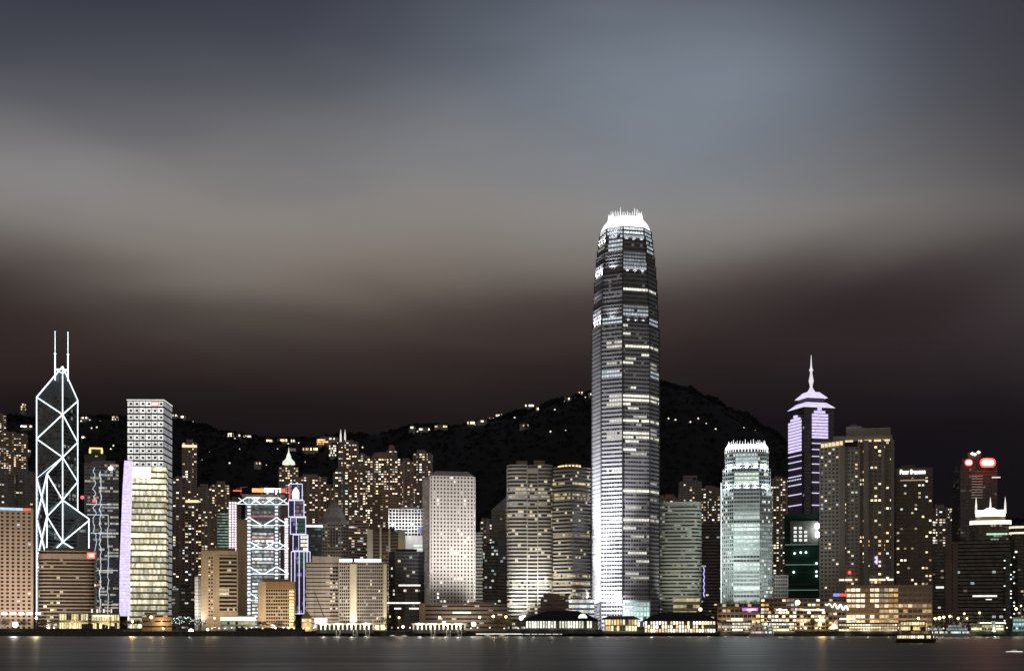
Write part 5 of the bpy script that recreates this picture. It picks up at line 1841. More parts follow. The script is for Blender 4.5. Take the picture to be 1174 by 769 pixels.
# west low buildings
T = generic('low_hall', 'low hall glowing yellow between dark bushes', 'building', 68, 101, 703.5, 1400, 20, 0, wallmat('hall_stone', (.40, .33, .22)), 6.6, 2.2, lit_even(.85, (YELL, (1, .82, .42)), .35, .95), .28, .4, (.5, .5), plant=None)
lamp_in(T.root, (0, -16, 4), 4500, (1, .82, .45))
T = generic('low_hall', 'low hall glowing yellow with three chimney lamps below the zigzag lit tower', 'building', 105, 137, 704.5, 1400, 20, 0, MATS['hall_stone'], 6.2, 2.2, lit_even(.95, (YELL, (1, .86, .5)), .35, .95), .30, .4, (.5, .5), plant=None)
g = MB(); g.box(T.lx(107), T.lx(128), -11.4, -10.8, T.lz(706.6), T.lz(704.6)); g.build('light_strip', glowmat('hall_strip', (1, .9, .62), 1.4), T.root)
for px_ in (105.5, 111.5, 119, 127.5):
    g = MB(); g.box(T.lx(px_) - .7, T.lx(px_) + .7, -8, -6.5, T.H, T.H + 6); c = g.build('chimney', M_DARK, T.root)
    g = MB(); g.box(T.lx(px_) - .8, T.lx(px_) + .8, -8.5, -8.02, T.H + 2, T.H + 5.6); g.build('lamp', glowmat('chimney_lamp', (1, .92, .72), 1.0), c)
lamp_in(T.root, (0, -16, 4), 4500, (1, .84, .48))
T = generic('low_hall', 'low tan hall washed in orange lamp light below the yellow floored slab', 'building', 163, 197, 705, 1390, 18, 0, wallmat('hall_tan', (.42, .30, .19)), 4.5, 4, lit_resi(.12, .8), .7, .3, plant=(.4, .5, 2, -6))
lamp_in(T.root, (4, -15, 8), 4000, (1, .70, .38))
T = generic('low_hall', 'low hall with a pale green-white lit canopy before the tan concrete office', 'building', 254, 292, 706.5, 1395, 18, 0, wallmat('hall_pale', (.40, .42, .36)), 4.6, 2.6, lit_even(.35, ((.8, 1, .8), WARMW), .5, .7), .35, .4, (.4, .5), plant=None)
g = MB(); g.box(-T.W / 2 - 1, T.W / 2 + 1, -T.D / 2 - 4, -T.D / 2 - .6, T.H - 3.6, T.H - .2); g.build('lit_canopy', glowmat('canopy_pale', (.95, 1, .78), 1.2), T.root)
T = generic('golden_kiosk', 'small golden lit kiosk with a pointed roof beside the grooved tan office', 'kiosk', 346, 357, 709, 1360, 9, 0, wallmat('kiosk_gold', (.55, .40, .16)), 4.4, 2.2, lit_even(.9, (WARM, YELL), .4), .3, .3, plant=None)
g = MB(); g.prism(rect(T.W + 1.5, 10), T.H + .95, T.H + 7, rect(1, 1)); g.build('pointed_roof', MATS['kiosk_gold'], T.root)
lamp_in(T.root, (0, -9, 4), 2200, (1, .75, .35))
T = thing('billboard', 'blank glowing white billboard on posts by the colonnaded pier', 'billboard', (WX(368, 1370), 1370, 4))
g = MB(); g.box(-6, 6, -.4, .4, 3.0, 12.2); g.build('board', M_WHITE, T)
g = MB(); g.box(-5.6, 5.6, -.6, -.41, 3.4, 11.8); g.build('screen', glowmat('board_white', (1, .99, .95), 2.2, sample=True), T)
for sx in (-4, 4):
    g = MB(); g.box(sx - .3, sx + .3, -.2, .2, 0, 3.0); g.build('post', M_DARK, T)

# crawler crane with a raised lattice boom
T = thing('crawler_crane', 'dark crawler crane with a long raised boom before the grooved tan office', 'crane', (WX(378, 1400), 1400, 4))
g = MB()
for s in (-2, 2):
    g.prism([(-3.5, s - .6), (3.5, s - .6), (3.5, s + .6), (-3.5, s + .6)], 0, 1.3, [(-3, s - .6), (3, s - .6), (3, s + .6), (-3, s + .6)])
g.build('crawler_track', M_DARK, T)
g = MB(); g.box(-2, 3.8, -1.6, 1.6, 1.5, 4.0); g.box(-2.6, -.8, -1.5, .2, 1.6, 4.6); g.build('cab', wallmat('crane_paint', (.25, .14, .05), .5), T)
g = MB()
tip = (WX(360.5, 1400) - WX(378, 1400), 0, WZ(678, 1400) - 4)
for oy, oz in ((-.7, 0), (.7, 0), (0, 1.1)):
    g.tube((-1.5, oy, 2.6 + oz), (tip[0], oy * .4, tip[2] + oz * .4), .28, .18, 5)
for i in range(14):
    a, b = i / 14, (i + 1) / 14
    g.tube((-1.5 + (tip[0] + 1.5) * a, -.7 + .4 * a, 2.6 + (tip[2] - 2.6) * a), (-1.5 + (tip[0] + 1.5) * b, 0, 3.7 + (tip[2] - 3.0) * b), .13, n=4)
g.build('boom', M_DARK, T)
g = MB(); g.tube((tip[0], 0, tip[2]), (tip[0], 0, 12), .08, n=4); g.build('hoist_rope', M_DARK, T)

# shore clutter
T = thing('sign_frame', 'black square sign frame on the shore before the low yellow halls', 'sign', (WX(100, 1318), 1318, 4))
g = MB(); g.box(-5, 5, -.3, .3, 2.2, 6.8); g.build('board', M_DARK, T)
for sx in (-4.2, 4.2):
    g = MB(); g.box(sx - .35, sx + .35, -.25, .25, 0, 2.2); g.build('post', M_DARK, T)
T = thing('lamp_mast', 'tall thin black mast with crossbars on the west shore', 'mast', (WX(126.5, 1325), 1325, 4))
g = MB(); g.tube((0, 0, 0), (0, 0, WZ(686, 1325) - 4), .45, .25, 8); g.build('pole', M_DARK, T)
g = MB()
for h in (26.5, 24, 21.5):
    g.box(-1.6, 1.6, -.35, .35, h, h + 1.3)
g.build('crossbar', M_DARK, T)
for i, (px, w, h) in enumerate(((119, 2.2, 6.4), (122.5, 1.8, 5.6), (129, 5.2, 4.8))):
    T = thing('work_container', ['narrow black site container under the tall thin mast', 'lower black site container under the tall thin mast', 'wide black site container nearest the lilac fin'][i], 'container', (WX(px, 1320), 1320, 4))
    g = MB(); g.box(-w / 2, w / 2, -1.2, 1.2, .2, h)
    for q in range(int(w * 2)):
        g.box(-w / 2 + q * .5 + .1, -w / 2 + q * .5 + .3, -1.3, -1.201, .3, h - .1)
    g.build('body', M_DARK, T)
    g = MB(); g.box(-.6, .6, -1.4, -1.31, .25, 2.2); g.build('door', M_STEEL, T)
T = thing('hoarding', 'dark site hoarding running along the west shore', 'hoarding', (WX(60, 1309), 1309, 4.25))
g = MB(); g.box(-62, 62, -.15, .15, 0, 2.3)
for i in range(63):
    g.box(-62 + i * 2, -61.85 + i * 2, -.25, -.151, 0, 2.4)
g.build('panel', M_DARK, T)
T = thing('hoarding', 'dark site hoarding below the small orange-lit office block', 'hoarding', (WX(310, 1309), 1309, 4.25))
g = MB(); g.box(-30, 30, -.15, .15, 0, 3.0)
for i in range(31):
    g.box(-30 + i * 2, -29.85 + i * 2, -.25, -.151, 0, 3.1)
g.build('panel', M_DARK, T)
T = thing('landing_stage', 'long landing stage with a white lit edge west of the hipped pier', 'landing stage', (WX(595, 1290), 1290, 0))
g = MB(); g.box(-37, 37, -3, 9, 1.2, 2.6)
for i in range(12):
    g.box(-36 + i * 6.4, -35.2 + i * 6.4, -2.6, -1.8, -2, 1.2)
g.build('deck', M_CONC, T)
g = MB(); g.box(-37, 37, -3.25, -3.02, 1.7, 2.5); g.build('edge_light', glowmat('edge_white', (1, .96, .88), .9), T)
T = thing('tensile_canopy', 'small white peaked canopy beside the orange lamp', 'canopy', (WX(956, 1312), 1312, 4))
g = MB(); g.prism(rect(9, 6), 2.2, 10.5, [(2.2, -.2), (2.8, -.2), (2.8, .2), (2.2, .2)], bottom=True); g.build('fabric', M_WHITE, T)
for sx, sy in ((-4, -2.6), (4, -2.6), (4, 2.6), (-4, 2.6)):
    g = MB(); g.tube((sx, sy, 0), (sx, sy, 2.25), .15); g.build('post', M_DARK, T)
lamp_in(T, (-2, -5, 4), 1800, (.95, 1, 1))
T = thing('round_pillar', 'pale round pillar lit from below on the east pier', 'pillar', (WX(1139, 1288), 1288, 4))
g = MB(); g.lathe([(1.9, 0), (1.9, .6), (1.5, .9), (1.4, 8.4), (1.8, 8.9), (0, 9.4)], 14); g.build('shaft', wallmat('pillar_pale', (.6, .68, .62)), T)
lamp_in(T, (0, -4, 1), 1500, (.9, 1, .92))


# ------------------------------------------------------------------ trees
LEAVES = [wallmat('leaf_green', (.05, .075, .028), .8, .5, scale=.5), wallmat('leaf_olive', (.085, .085, .03), .8, .5, scale=.5)]
BARK = wallmat('bark', (.07, .05, .035), .9, .4, scale=.6)


def tree(label, px, Y, h, w, seed, mat=0, fairy=None, gz=4):
    t = thing('broadleaf_tree', label, 'tree', (WX(px, Y), Y, gz))
    rg = random.Random(seed)
    g = MB()
    g.tube((0, 0, 0), (rg.uniform(-.3, .3), 0, h * .45), .32, .2, 7)
    limbs = []
    for i in range(5):
        a = i * 1.25 + rg.random()
        q = (w * .33 * math.cos(a), w * .33 * math.sin(a), h * rg.uniform(.6, .85))
        g.tube((0, 0, h * rg.uniform(.3, .45)), q, .15, .05, 5)
        limbs.append(q)
    g.build('trunk', BARK, t)
    g = MB()
    for q in limbs + [(0, 0, h * .8)]:
        cr_ = w * rg.uniform(.22, .34)
        for k in range(60):
            u = Vector((rg.gauss(0, 1), rg.gauss(0, 1), rg.gauss(0, .8))).normalized() * cr_ * rg.random() ** .4
            c = Vector(q) + u
            s = rg.uniform(.25, .55)
            a = Vector((rg.gauss(0, 1), rg.gauss(0, 1), rg.gauss(0, 1))).normalized()
            b = a.orthogonal().normalized()
            g.face([c + a * s, c + b * s * .7, c - a * s, c - b * s * .7])
    cn = g.build('crown', LEAVES[mat], t)
    if fairy:
        g = MB()
        for k in range(26):
            a, b = rg.uniform(0, 6.28), rg.uniform(-.5, 1.3)
            c = (w * .52 * math.cos(a) * math.cos(b), -abs(w * .52 * math.sin(a) * math.cos(b)), h * .66 + h * .36 * math.sin(b))
            g.lathe([(0, c[2] - .34), (.34, c[2]), (0, c[2] + .34)], 5, c[0], c[1])
        g.build('fairy_lights', fairy, cn)
    return t


FAIRY = glowmat('fairy_ice', (.78, .95, 1.0), 1.8)
for i, (px, h, w, m, fy, lab) in enumerate((
        (6, 12, 9, 0, None, 'green lamplit tree at the west picture edge'),
        (27, 10, 8, 0, None, 'green tree between the white flood lamp and the bushes'),
        (50, 11, 10, 1, None, 'yellow lamplit round tree west of the yellow halls'),
        (59, 10, 9, 1, None, 'shadowed round tree touching the first yellow hall'),
        (146, 10, 9, 1, None, 'orange lamplit tree under the lilac fin'),
        (156, 11, 9, 1, None, 'orange lamplit tree before the yellow floored slab'),
        (203, 12, 9, 0, FAIRY, 'tree hung with icy fairy lights, west of the glaring shore lamp'),
        (214, 13, 9, 0, FAIRY, 'tallest tree hung with icy fairy lights'),
        (230, 12, 10, 0, FAIRY, 'tree hung with icy fairy lights, east of the glaring shore lamp'),
        (299, 9, 9, 0, None, 'dark tree before the corner pier of the orange-lit block'),
        (318, 9, 11, 0, None, 'broad dark tree at the middle of the orange-lit block'),
        (340, 11, 8, 0, None, 'dark tree between the orange-lit block and the golden kiosk'),
        (442, 13, 10, 0, None, 'dark round tree at the east end of the first colonnaded pier'),
        (541, 9, 8, 1, None, 'lamplit tree at the east end of the second colonnaded pier'),
        (570, 12, 10, 1, None, 'lamplit tree before the brown podium'),
        (582, 11, 9, 1, None, 'lamplit tree between podium and large hipped pier'),
        (932, 11, 10, 1, None, 'orange lit tree beside the orange shore lamp'))):
    tree(lab, px, 1322 + (i % 3) * 5, h, w, 100 + i, m, fy)
for i, (px, w, lab) in enumerate(((758, 9, 'dark tree under the banded block'), (808, 9, 'dark tree under the violet light strip'), (838, 12, 'dark tree at the foot of the green skyscraper, on the terrace'),
                                  (850, 12, 'middle dark tree on the terrace roof'), (864, 10, 'dark tree on the terrace roof nearest the mall'))):
    tree(lab, px, 1440, 9 if px > 820 else 12, w, 160 + i, 0, None, 4 if px < 820 else 24)


# ------------------------------------------------------------------ street lamps
def street_lamp(label, px, py, color, r=.8, energy=2600, Y=1313.0, group=None, k='warm'):
    zt = WZ(py, Y) - 4
    t = thing('street_lamp', label, 'street lamp', (WX(px, Y), Y, 4), 0, group)
    g = MB(); g.lathe([(.45, 0), (.45, .5), (.2, .7), (.12, zt - r)], 8); g.build('pole', M_DARK, t)
    g = MB(); g.lathe([(0, -r), (.75 * r, -.7 * r), (r, 0), (.75 * r, .7 * r), (0, r)], 10); o = g.build('lamp_globe', {'warm': N_LAMPY, 'white': N_LAMPW, 'orange': glowmat('lamp_orange', (1, .62, .16), 6)}[k], t)
    o.location = (0, 0, zt)
    g = MB(); g.lathe([(r * .5, zt + r * .9), (.1, zt + r * 1.4), (0, zt + r * 1.6)], 8); g.build('finial_cap', M_DARK, t)
    light(t, 'POINT', (0, -r - .6, zt - .5), energy, color, r)
    return t


cw, cwh, co = (1, .74, .40), (1, .97, .90), (1, .60, .20)
for px, py, c, r, e, k, lab in (
        (17.5, 715.5, cwh, 2.6, 12000, 'white', 'very large white flood lamp on the west shore'),
        (41.7, 707.7, cw, 1.2, 16000, 'warm', 'warm lamp above the yellow lamplit round tree'),
        (62, 719, cw, .8, 7000, 'warm', 'low warm lamp at the first yellow hall'),
        (152, 712, co, 1.0, 14000, 'warm', 'warm lamp among the orange lamplit trees'),
        (173.5, 707, cw, 1.5, 4500, 'warm', 'large warm lamp on the orange washed hall'),
        (187, 720, cw, .9, 4000, 'warm', 'low lamp before the orange washed hall'),
        (219, 723, cwh, 2.3, 9000, 'white', 'glaring white shore lamp among the fairy lit trees'),
        (238, 721, cw, 1.3, 2500, 'warm', 'warm lamp just east of the fairy lit trees'),
        (246, 708, cw, .9, 2500, 'warm', 'tall warm lamp beside the canopy hall'),
        (325, 719.3, cwh, .8, 1200, 'white', 'western one of two tiny white lamps below the orange-lit block'),
        (330, 719.3, cwh, .8, 1200, 'white', 'eastern one of two tiny white lamps below the orange-lit block'),
        (457.5, 707.5, co, 1.0, 3500, 'warm', 'orange lamp before the black glass office'),
        (462, 718, cwh, 1.2, 2200, 'white', 'white lamp west of the second colonnaded pier'),
        (504, 707, cw, 1.1, 3000, 'warm', 'warm lamp on the podium front, above the second colonnaded pier'),
        (509, 714.2, cwh, 2.1, 5000, 'white', 'glaring white lamp on the second colonnaded pier'),
        (543, 715, cwh, 2.2, 5000, 'white', 'glaring white lamp east of the second colonnaded pier'),
        (550, 707, cw, 1.2, 3500, 'warm', 'first warm lamp on the road below the podium'),
        (565.5, 706, cw, 1.3, 3500, 'warm', 'middle warm lamp on the road below the podium'),
        (580, 706.5, cw, 1.2, 3500, 'warm', 'warm road lamp nearest the round cornered twin'),
        (597.5, 708, cwh, 1.9, 3500, 'white', 'white lamp at the west tip of the large hipped pier'),
        (754.5, 709.5, cwh, 1.1, 1500, 'white', 'white lamp on the roof edge of the long pier'),
        (803, 698, cw, 1.6, 2500, 'warm', 'large warm lamp above the east end of the long pier'),
        (942, 709, co, 2.0, 14000, 'orange', 'glaring orange shore lamp before the brown mall'),
        (1053, 708.3, cw, 1.2, 2200, 'warm', 'warm lamp over the orange lit ferry shed'),
        (1072, 708.6, cw, 1.2, 2200, 'warm', 'first of three bunched warm lamps beside the ledged block'),
        (1077, 708, cw, 1.5, 2200, 'warm', 'middle of three bunched warm lamps beside the ledged block'),
        (1082, 707, cw, 1.2, 2200, 'warm', 'last of three bunched warm lamps beside the ledged block'),
        (1089, 706, cw, 1.2, 2200, 'warm', 'warm lamp at the brown side piers'),
        (1098.5, 708.4, cwh, 1.1, 2200, 'warm', 'whitish lamp over the white double-decked ferry'),
        (1108.5, 708.4, cw, .9, 1800, 'warm', 'small lamp at the stern of the white double-decked ferry'),
        (1105.5, 703, cw, .9, 1800, 'warm', 'high lamp below the black glass block'),
        (1123, 702, cw, 1.0, 2500, 'warm', 'lamp among the yellow glow under the black glass block'),
        (1165, 697.5, cw, 1.3, 2500, 'warm', 'big warm lamp beside the black pylon'),
        (1170.5, 694, cw, .8, 1500, 'warm', 'highest small lamp at the east picture edge')):
    street_lamp(lab, px, py, c, r, e, k=k)
QUAY = None
rg = random.Random(77)
px = 243.0
while px < 1172:
    if not (362 < px < 430 or 472 < px < 536 or 598 < px < 690 or 735 < px < 824 or 1108 < px < 1112):
        Yq = 1308.0
        if QUAY is None:
            t = thing('quay_lamp', 'small low warm lamp on a short post along the sea wall', 'lamp', (WX(px, Yq), Yq, 4.25), 0, 'low lamps along the sea wall')
            g = MB(); g.lathe([(.3, 0), (.18, .2), (.14, 2.0)], 6); g.build('pole', M_DARK, t)
            g = MB(); g.lathe([(0, 2.0), (.5, 2.2), (.62, 2.6), (.4, 3.0), (0, 3.1)], 8); g.build('lamp_globe', glowmat('quay_globe', (1, .78, .46), 3.0), t)
            QUAY = t
        else:
            t = copy_tree(QUAY)
        t.location = (WX(px, Yq), Yq, 4.25 + rg.choice((0, 0, .6)))
    px += rg.uniform(4, 17)
T = thing('lit_canopy', 'flat white lit canopy under the black glass block', 'canopy', (WX(1137, 1330), 1330, 4))
g = MB(); g.box(-11.5, 11.5, -3, 3, 7.2, 8.2); g.build('roof', M_WHITE, T)
g = MB(); g.box(-11.5, 11.5, -3.3, -3.02, 6.6, 8.0); g.build('edge_light', glowmat('canopy_edge', (1, .97, .82), 1.8), T)
for sx in (-10, 0, 10):
    g = MB(); g.tube((sx, 0, 0), (sx, 0, 7.2), .25); g.build('post', M_DARK, T)

# ------------------------------------------------------------------ floodlights at the feet of the washed facades
def fl(label, px, Y, z, tpx, tY, tpy, e, col=(1, .97, .92), ang=60):
    floodlight(label, WX(px, Y), Y, z, (WX(tpx, tY), tY, WZ(tpy, tY)), e, col, ang)


for lab, x, Y, z, tgt, e, col, ang in (
        ('floodlight at the west foot of the tallest skyscraper, aimed low', 74.0, 1472, 35.2, (96, 1508, 18), 800000, (1, .99, 1), 84),
        ('floodlight at the west foot of the tallest skyscraper, aimed at its lower third', 74.05, 1472.5, 35.2, (92, 1516, 100), 2000000, (1, .99, 1), 66),
        ('floodlight at the west foot of the tallest skyscraper, aimed at its waist', 74.1, 1473, 35.2, (90, 1516, 190), 8500000, (.98, .98, 1), 52),
        ('floodlight at the west foot of the tallest skyscraper, aimed level with the pavilion roof', 74.15, 1473.5, 35.2, (95, 1510, 60), 700000, (1, .99, 1), 84),
        ('floodlight at the front of the tallest skyscraper', 96, 1462, 22, (99, 1498, 22), 520000, (.97, .97, 1), 76),
        ('floodlight washing the first banded twin tower from below', 12, 1478, 16, (2, 1504, 45), 650000, (1, .97, .86), 100),
        ('floodlight at the seam between the banded twin towers', 27, 1490, 16, (27, 1506, 60), 260000, (1, .97, .88), 80),
        ('floodlight washing the second banded twin tower', 38, 1490, 16, (46, 1520, 50), 210000, (1, .97, .86), 90)):
    floodlight(lab, x, Y, z, tgt, e, col, ang)
T = thing('added_light_blocker', 'narrow dark added light blocker on the white pavilion between second banded tower and tallest skyscraper', 'screen', (73.60, 1471.5, 35.1), math.radians(-11))  # added plate, keeps floodlight spill off the second banded tower
g = MB(); g.box(-.05, .05, 0, 5, .3, 6.5); g.build('panel', M_DARK, T)  # plate of the added light blocker
for q in (.3, 2.5, 4.7):
    g = MB(); g.box(-.25, -.051, q - .1, q + .1, 0, 6.6); g.build('post', M_DARK, T)
for args in (
        ('floodlight washing the pale grey punched tower from its podium', 538, 1462, 24, 532, 1506, 650, 130000, (1, .96, .90), 110),
        ('added fill floodlight aimed high up the pale grey punched tower', 512, 1400, 22, 514, 1506, 590, 1100000, (1, .94, .90), 70),  # added lamp standing in for even ambient light on this tower
        ('floodlight before the pale vertical fins', 440, 1560, 6, 440, 1590, 640, 190000, (1, .95, .84), 110),
        ('floodlight before the brown podium', 528, 1412, 6, 528, 1432, 700, 26000, (1, .90, .78), 130),
        ('floodlight washing the white stair block', 227.5, 1478, 5, 227.5, 1492, 690, 40000, (1, .97, .9), 90),
        ('floodlight before the green skyscraper', 850, 1464, 26, 856, 1504, 640, 260000, (.88, 1, .97), 110),
        ('floodlight aimed up the western edge of the green skyscraper', 822, 1480, 26, 832, 1512, 600, 360000, (.88, 1, .98), 70),
        ('floodlight washing the grey-green banded block', 782, 1500, 26, 780, 1548, 635, 110000, (.97, 1, .88), 110),
        ('floodlight before the tan hotel tower', 12, 1400, 6, 10, 1468, 650, 470000, (1, .86, .72), 110),
        ('floodlight before the brown banded office', 78, 1435, 6, 78, 1484, 670, 120000, (1, .87, .70), 110),
        ('floodlight before the tan concrete office', 246, 1430, 6, 248, 1476, 670, 190000, (1, .86, .64), 110),
        ('floodlight before the small orange-lit office block', 314, 1366, 6, 316, 1398, 690, 105000, (1, .86, .66), 110),
        ('floodlight before the grooved tan office', 366, 1420, 6, 366, 1468, 680, 120000, (1, .92, .82), 110),
        ('floodlight before the tan gridded office', 420, 1410, 6, 420, 1456, 680, 130000, (1, .92, .82), 110),
        ('floodlight before the residence', 958, 1452, 26, 960, 1502, 590, 220000, (1, .93, .82), 100)):
    fl(*args)


# ------------------------------------------------------------------ hillside houses and lamps
def slope_at(px, py):
    y = 1900.0
    while y < 3040:
        x = WX(px, y)
        if HY - (terrain(x, y) - CAMH) * F / y <= py:
            return y
        y += 12
    return 2990.0


def villa(label, px, py, wpx, hpx, pal, k, seed, group='hillside houses'):
    Y = slope_at(px, py + hpx * .5)
    w, h = wpx * Y / F, max(5.0, hpx * Y / F)
    gz = WZ(py + hpx * .5, Y)
    x = WX(px, Y)
    rg = random.Random(seed)
    t = thing('hillside_house', label, 'house', (x, Y - 12, gz), 0, group)
    nf = max(1, int(round(h / 4.5)))
    g = MB(); g.box(-w / 2 - .5, w / 2 + .5, -5, 5, min(-14, terrain(x, Y) - gz - 6), 0); g.build('plinth', M_CONC, t)
    facade(t, rect(w, 8), 0, h, h / nf, 2.6, rg, lit_even(k * 2.0, pal, .8, .62), M_CONC, sp=.35, sd=.4, pier=(.4, .45))
    g = MB(); g.prism(rect(w + 1.6, 10), h + .95, h + 3.0, rect(w * .6, 2), bottom=True); g.build('roof', M_RED, t)
    return t


HW, HWH = (WARM, WARMW), (WARMW, WHITE)
for i, (px, py, w, h, pal, k, lab) in enumerate((
        (33, 490.5, 12, 3, HWH, 1.3, 'long white lit terrace house beside the neon prism'),
        (29, 468, 4, 8, HW, .6, 'thin tall lit house on the ridge west of the neon prism'),
        (22, 519, 30, 2.5, HWH, .9, 'long strip of lit terraces below the brown hillside slab'),
        (99, 481, 7, 2.5, HW, .9, 'lit house on the ridge just east of the neon prism'),
        (134, 481, 6, 5, HW, .9, 'pair-storeyed lit house on the ridge west of the dotted tower'),
        (98, 503, 3, 3, HWH, .9, 'small lit house on the slope east of the neon prism'),
        (202, 478, 5, 2.5, HWH, .8, 'lit house on the ridge just east of the dotted tower'),
        (211, 479.5, 6, 3, HWH, 1.4, 'bright lit house on the ridge east of the dotted tower'),
        (266, 500, 6, 4.5, HW, 1.6, 'brightest house of the long row on the ridge above the truss bank'),
        (274.5, 501, 5, 2.5, HW, 1.1, 'second house of the long row on the ridge above the truss bank'),
        (285, 502, 8, 2.5, HWH, 1.2, 'low white house at the end of the long row above the truss bank'),
        (309.5, 507, 8, 4, HW, 1.3, 'large lit house on the ridge west of the domed flats'),
        (325, 506.5, 11, 4, (WARM, ORNG), 1.1, 'orange lit house on the ridge above the domed flats'),
        (337, 507, 4, 4, HWH, .9, 'narrow lit house beside the orange lit house on the ridge'),
        (357, 516.5, 17, 4, (WARM, ORNG, WARMW), 1.2, 'wide orange lit terrace house east of the domed flats'),
        (371, 508, 13, 7, (ORNG, ORNG, WARM), .9, 'large orange lit house beside the pale hillside block'),
        (382.5, 518, 8, 13, ((1, .96, .75),), .75, 'pale evenly lit hillside block west of the twin masts'),
        (378, 504.5, 20, 3, HWH, .6, 'long dim house on the ridge above the pale hillside block'),
        (473, 492, 6, 2.5, HWH, 1.2, 'small white lit house at the west end of the high ridge'),
        (487, 494, 12, 2.5, HWH, 1.2, 'long white lit house near the west end of the high ridge'),
        (506, 491, 14, 2, HW, .6, 'dim long house on the high ridge above the pale grey tower'),
        (541, 486.5, 10, 4, HW, .9, 'dim orange lit house on the high ridge'),
        (553, 484.5, 10, 3, HWH, 1.4, 'bright lit house in the middle of the high ridge'),
        (563, 481.5, 10, 3, (WARM, ORNG), 1.0, 'orange lit house in the middle of the high ridge'),
        (573, 478, 9, 3.5, HWH, 1.5, 'bright white house at the upper end of the middle ridge row'),
        (607, 466.8, 10, 2.5, HWH, 1.5, 'long bright house on the upper ridge, west of the peak'),
        (616, 470.5, 3, 4, HW, .8, 'narrow house beside the long bright house on the upper ridge'),
        (601, 490, 10, 2.5, HWH, 1.0, 'white lit house on the slope below the upper ridge'),
        (651, 459, 7, 3, HWH, .9, 'lit house just below the peak, beside the tallest skyscraper'),
        (666, 452.5, 6, 4, HW, 1.3, 'lit house on the peak touching the tallest skyscraper'),
        (677, 454, 5, 2.5, HWH, 1.2, 'last lit house before the tallest skyscraper'),
        (297, 533, 7, 2.5, HW, .7, 'lit house low on the dark slope above the truss bank'))):
    villa(lab, px, py, w, h, pal, k, 300 + i)

LAMP = None
for i, (px, py) in enumerate(((106, 491), (112, 490), (94, 483), (241, 519), (275, 515), (264, 524), (264, 531), (291, 514), (309.5, 515.5), (319, 515), (291, 524.5), (302, 523), (306, 533), (131, 511), (128, 515),
                              (631, 495), (648.5, 494), (766, 480), (774, 481.5), (791, 484), (852.5, 490), (865, 494), (830, 487), (809, 486), (12, 511), (44, 478), (222, 484), (378, 525), (416, 513), (530, 489), (590, 479), (636, 470), (820, 492), (800, 480), (250, 512), (350, 530), (232, 527), (536, 487), (547, 484), (557, 482.5), (568, 480.5), (578, 477), (583, 479), (545, 488), (560, 487), (270, 503), (280, 503.5), (293, 504), (257, 500.5), (316, 509), (331, 509), (343, 508), (349, 512), (366, 513), (388, 508), (393, 512), (608, 469.5), (622, 466), (647, 461), (659, 456), (671, 455.5), (479, 495), (497, 493), (515, 490), (104, 482), (116, 483), (188, 480), (206, 481))):
    Y = slope_at(px, py)
    if LAMP is None:
        t = thing('hillside_lamp', 'lone lamp on a post on the dark wooded hillside', 'lamp', (WX(px, Y), Y - 6, 0), 0, 'lone lamps on the hillside')
        g = MB(); g.tube((0, 0, -20), (0, 0, -1.2), .3, .2, 6); g.build('pole', M_DARK, t)
        g = MB(); g.lathe([(0, -1.5), (1.2, -.8), (1.5, 0), (1.2, .8), (0, 1.5)], 8); g.build('lamp_globe', glowmat('hill_lamp', (1, .88, .70), 1.3), t)
        LAMP = t
    else:
        t = copy_tree(LAMP)
    t.location = (WX(px, Y), Y - 6, WZ(py, Y))


# ------------------------------------------------------------------ boats
def hull(L, B, H, sheer=.5, fore=.75):
    """Half-breadths along the length, flared and pointed at the bow (+x)."""
    g = MB()
    st = [(-1, .78), (-.9, .92), (-.4, 1), (.2, 1), (.6, .82), (.85, .45), (1, .03)]
    prev = None
    for u, k in st:
        x = u * L / 2
        top = H + sheer * max(0, u) ** 2 + .2 * max(0, -u) ** 3
        b = B / 2 * k
        row = [(x - (.06 * L if u == 1 else 0), -b * .55, -.3), (x, -b, top), (x, b, top), (x - (.06 * L if u == 1 else 0), b * .55, -.3)]
        if prev:
            g.face([prev[0], row[0], row[1], prev[1]])
            g.face([prev[1], row[1], row[2], prev[2]])
            g.face([prev[2], row[2], row[3], prev[3]])
        else:
            g.face([row[0], row[1], row[2], row[3]])
        prev = row
    return g


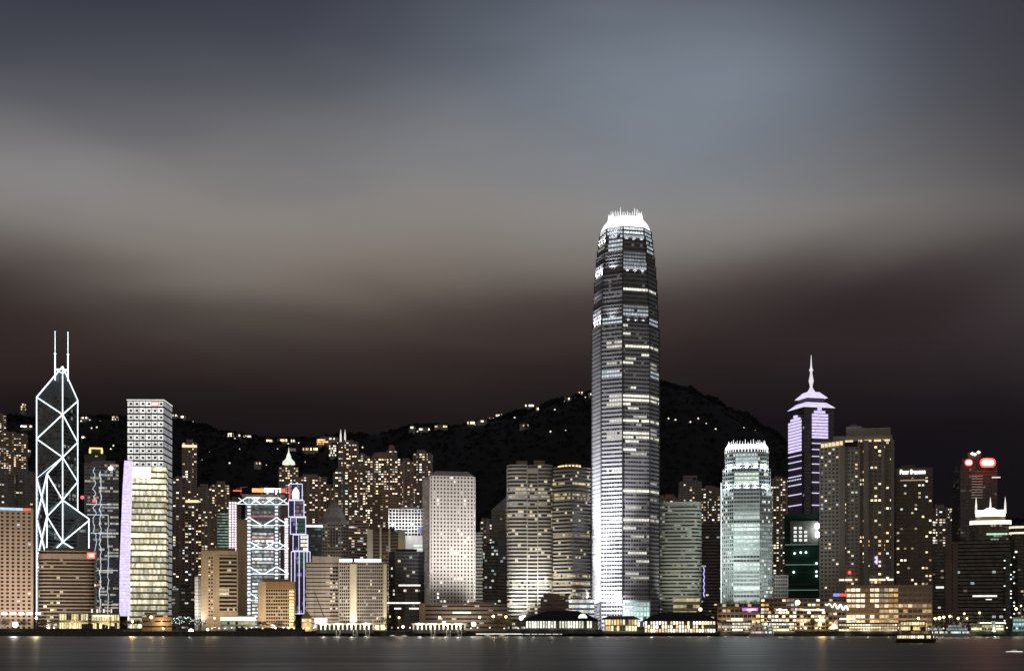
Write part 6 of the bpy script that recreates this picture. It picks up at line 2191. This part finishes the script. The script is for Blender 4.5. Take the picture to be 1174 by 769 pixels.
def ferry(label, px, pyw, L, rz=0.0, white=False, k=1.0, decks=2, pal=(WARMW, WHITE), seed=1, Y=None):
    Y = Y or CAMH * F / (pyw - HY)
    t = thing('ferry_boat', label, 'boat', (WX(px, Y), Y, 0), rz)
    B = L * .26
    hm = wallmat('hull_white', (.6, .6, .6), .5) if white else wallmat('hull_dark', (.03, .045, .035), .5)
    up = wallmat('cabin_white', (.62, .62, .6), .5) if white else wallmat('cabin_dark', (.12, .115, .10), .6)
    hull(L, B, 1.9).build('hull', hm, t)
    rg = random.Random(seed)
    zz = 1.9
    for d in range(decks):
        l = L * (.84 - d * .12)
        facade(t, chamfer(l, B * .86, B * .2), zz, zz + 2.4, 2.4, 1.3, rg, lit_even(k * (1 if d == 0 else (.35 if white else .10)), pal, .5, .85), up, sp=.36, sd=.12, pier=(.2, .14), roof=False, band='window_band', wallname='cabin')
        g = MB(); g.prism(chamfer(l + 1, B * .98, B * .2), zz + 2.4, zz + 2.65, bottom=True); g.build('deck_roof', up, t)
        zz += 2.65
    g = MB(); g.box(L * .12, L * .22, -1.3, 1.3, zz, zz + 1.9); g.box(L * .115, L * .225, -1.5, 1.5, zz + 1.9, zz + 2.1); g.build('wheelhouse', up, t)
    g = MB(); g.lathe([(.9, zz), (.8, zz + 2.6), (.9, zz + 2.8), (0, zz + 2.8)], 10, -L * .1, 0); g.build('funnel', hm, t)
    g = MB(); g.tube((L * .2, 0, zz + 2), (L * .2, 0, zz + 5), .08); g.build('mast', M_DARK, t)
    return t


ferry('dark low passenger ferry with a bright lit deck crossing the harbour', 1050, 736.5, 25, math.radians(4), False, 1.4, 2, (WARMW, WARM), 1)
ferry('white double-decked ferry moored below the brown side piers', 1097, 727, 24, math.radians(3), True, .9, 3, (COOL, CYAN, WHITE), 2, 1280.0)
ferry('white ferry moored beside the orange lit ferry shed', 1073, 726, 15, math.radians(-4), True, 1.2, 2, (WHITE, COOL), 3, 1282.0)
ferry('white and red ferry moored at the cream banded shed', 869, 727, 14, math.radians(2), True, .8, 3, (WARMW, (1, .6, .5)), 4, 1282.0)
ferry('white and teal ferry moored at the yellow lit shed', 882, 727, 8.5, math.radians(-3), True, 1.2, 3, (CYAN, WHITE), 5, 1281.0)


def dinghy(label, px, pyw, L, lit=1.0):
    Y = CAMH * F / (pyw - HY)
    t = thing('motor_boat', label, 'boat', (WX(px, Y), Y, 0), math.radians(3))
    hull(L, L * .3, .55, .3).build('hull', MATS['hull_white'], t)
    g = MB(); g.prism(rect(L * .3, L * .2), .55, 1.5, rect(L * .22, L * .17, -.05 * L)); g.build('cabin', MATS['cabin_white'], t)
    g = MB(); g.box(-L * .42, L * .30, -L * .155, -L * .14, .62, .85); g.build('rail_light', glowmat('boat_rail', (1, .96, .9), lit), t)


dinghy('white motor boat off the landing stage, nearer the podium', 559.5, 729.2, 6, 1.2)
dinghy('white motor boat off the landing stage, nearer the hipped pier', 576, 729.2, 6, 1.2)
dinghy('white motor boat off the first colonnaded pier', 450.5, 729.2, 6, .9)
dinghy('white motor boat between the two colonnaded piers', 463.5, 729.6, 7, .9)
dinghy('small white lit motor boat alone on the dark water by the picture edge', 1163, 748.5, 9, 1.3)

# everything with no name of its own gets none: label the bare leftovers never happens; finish by refreshing the view layer
bpy.context.view_layer.update()
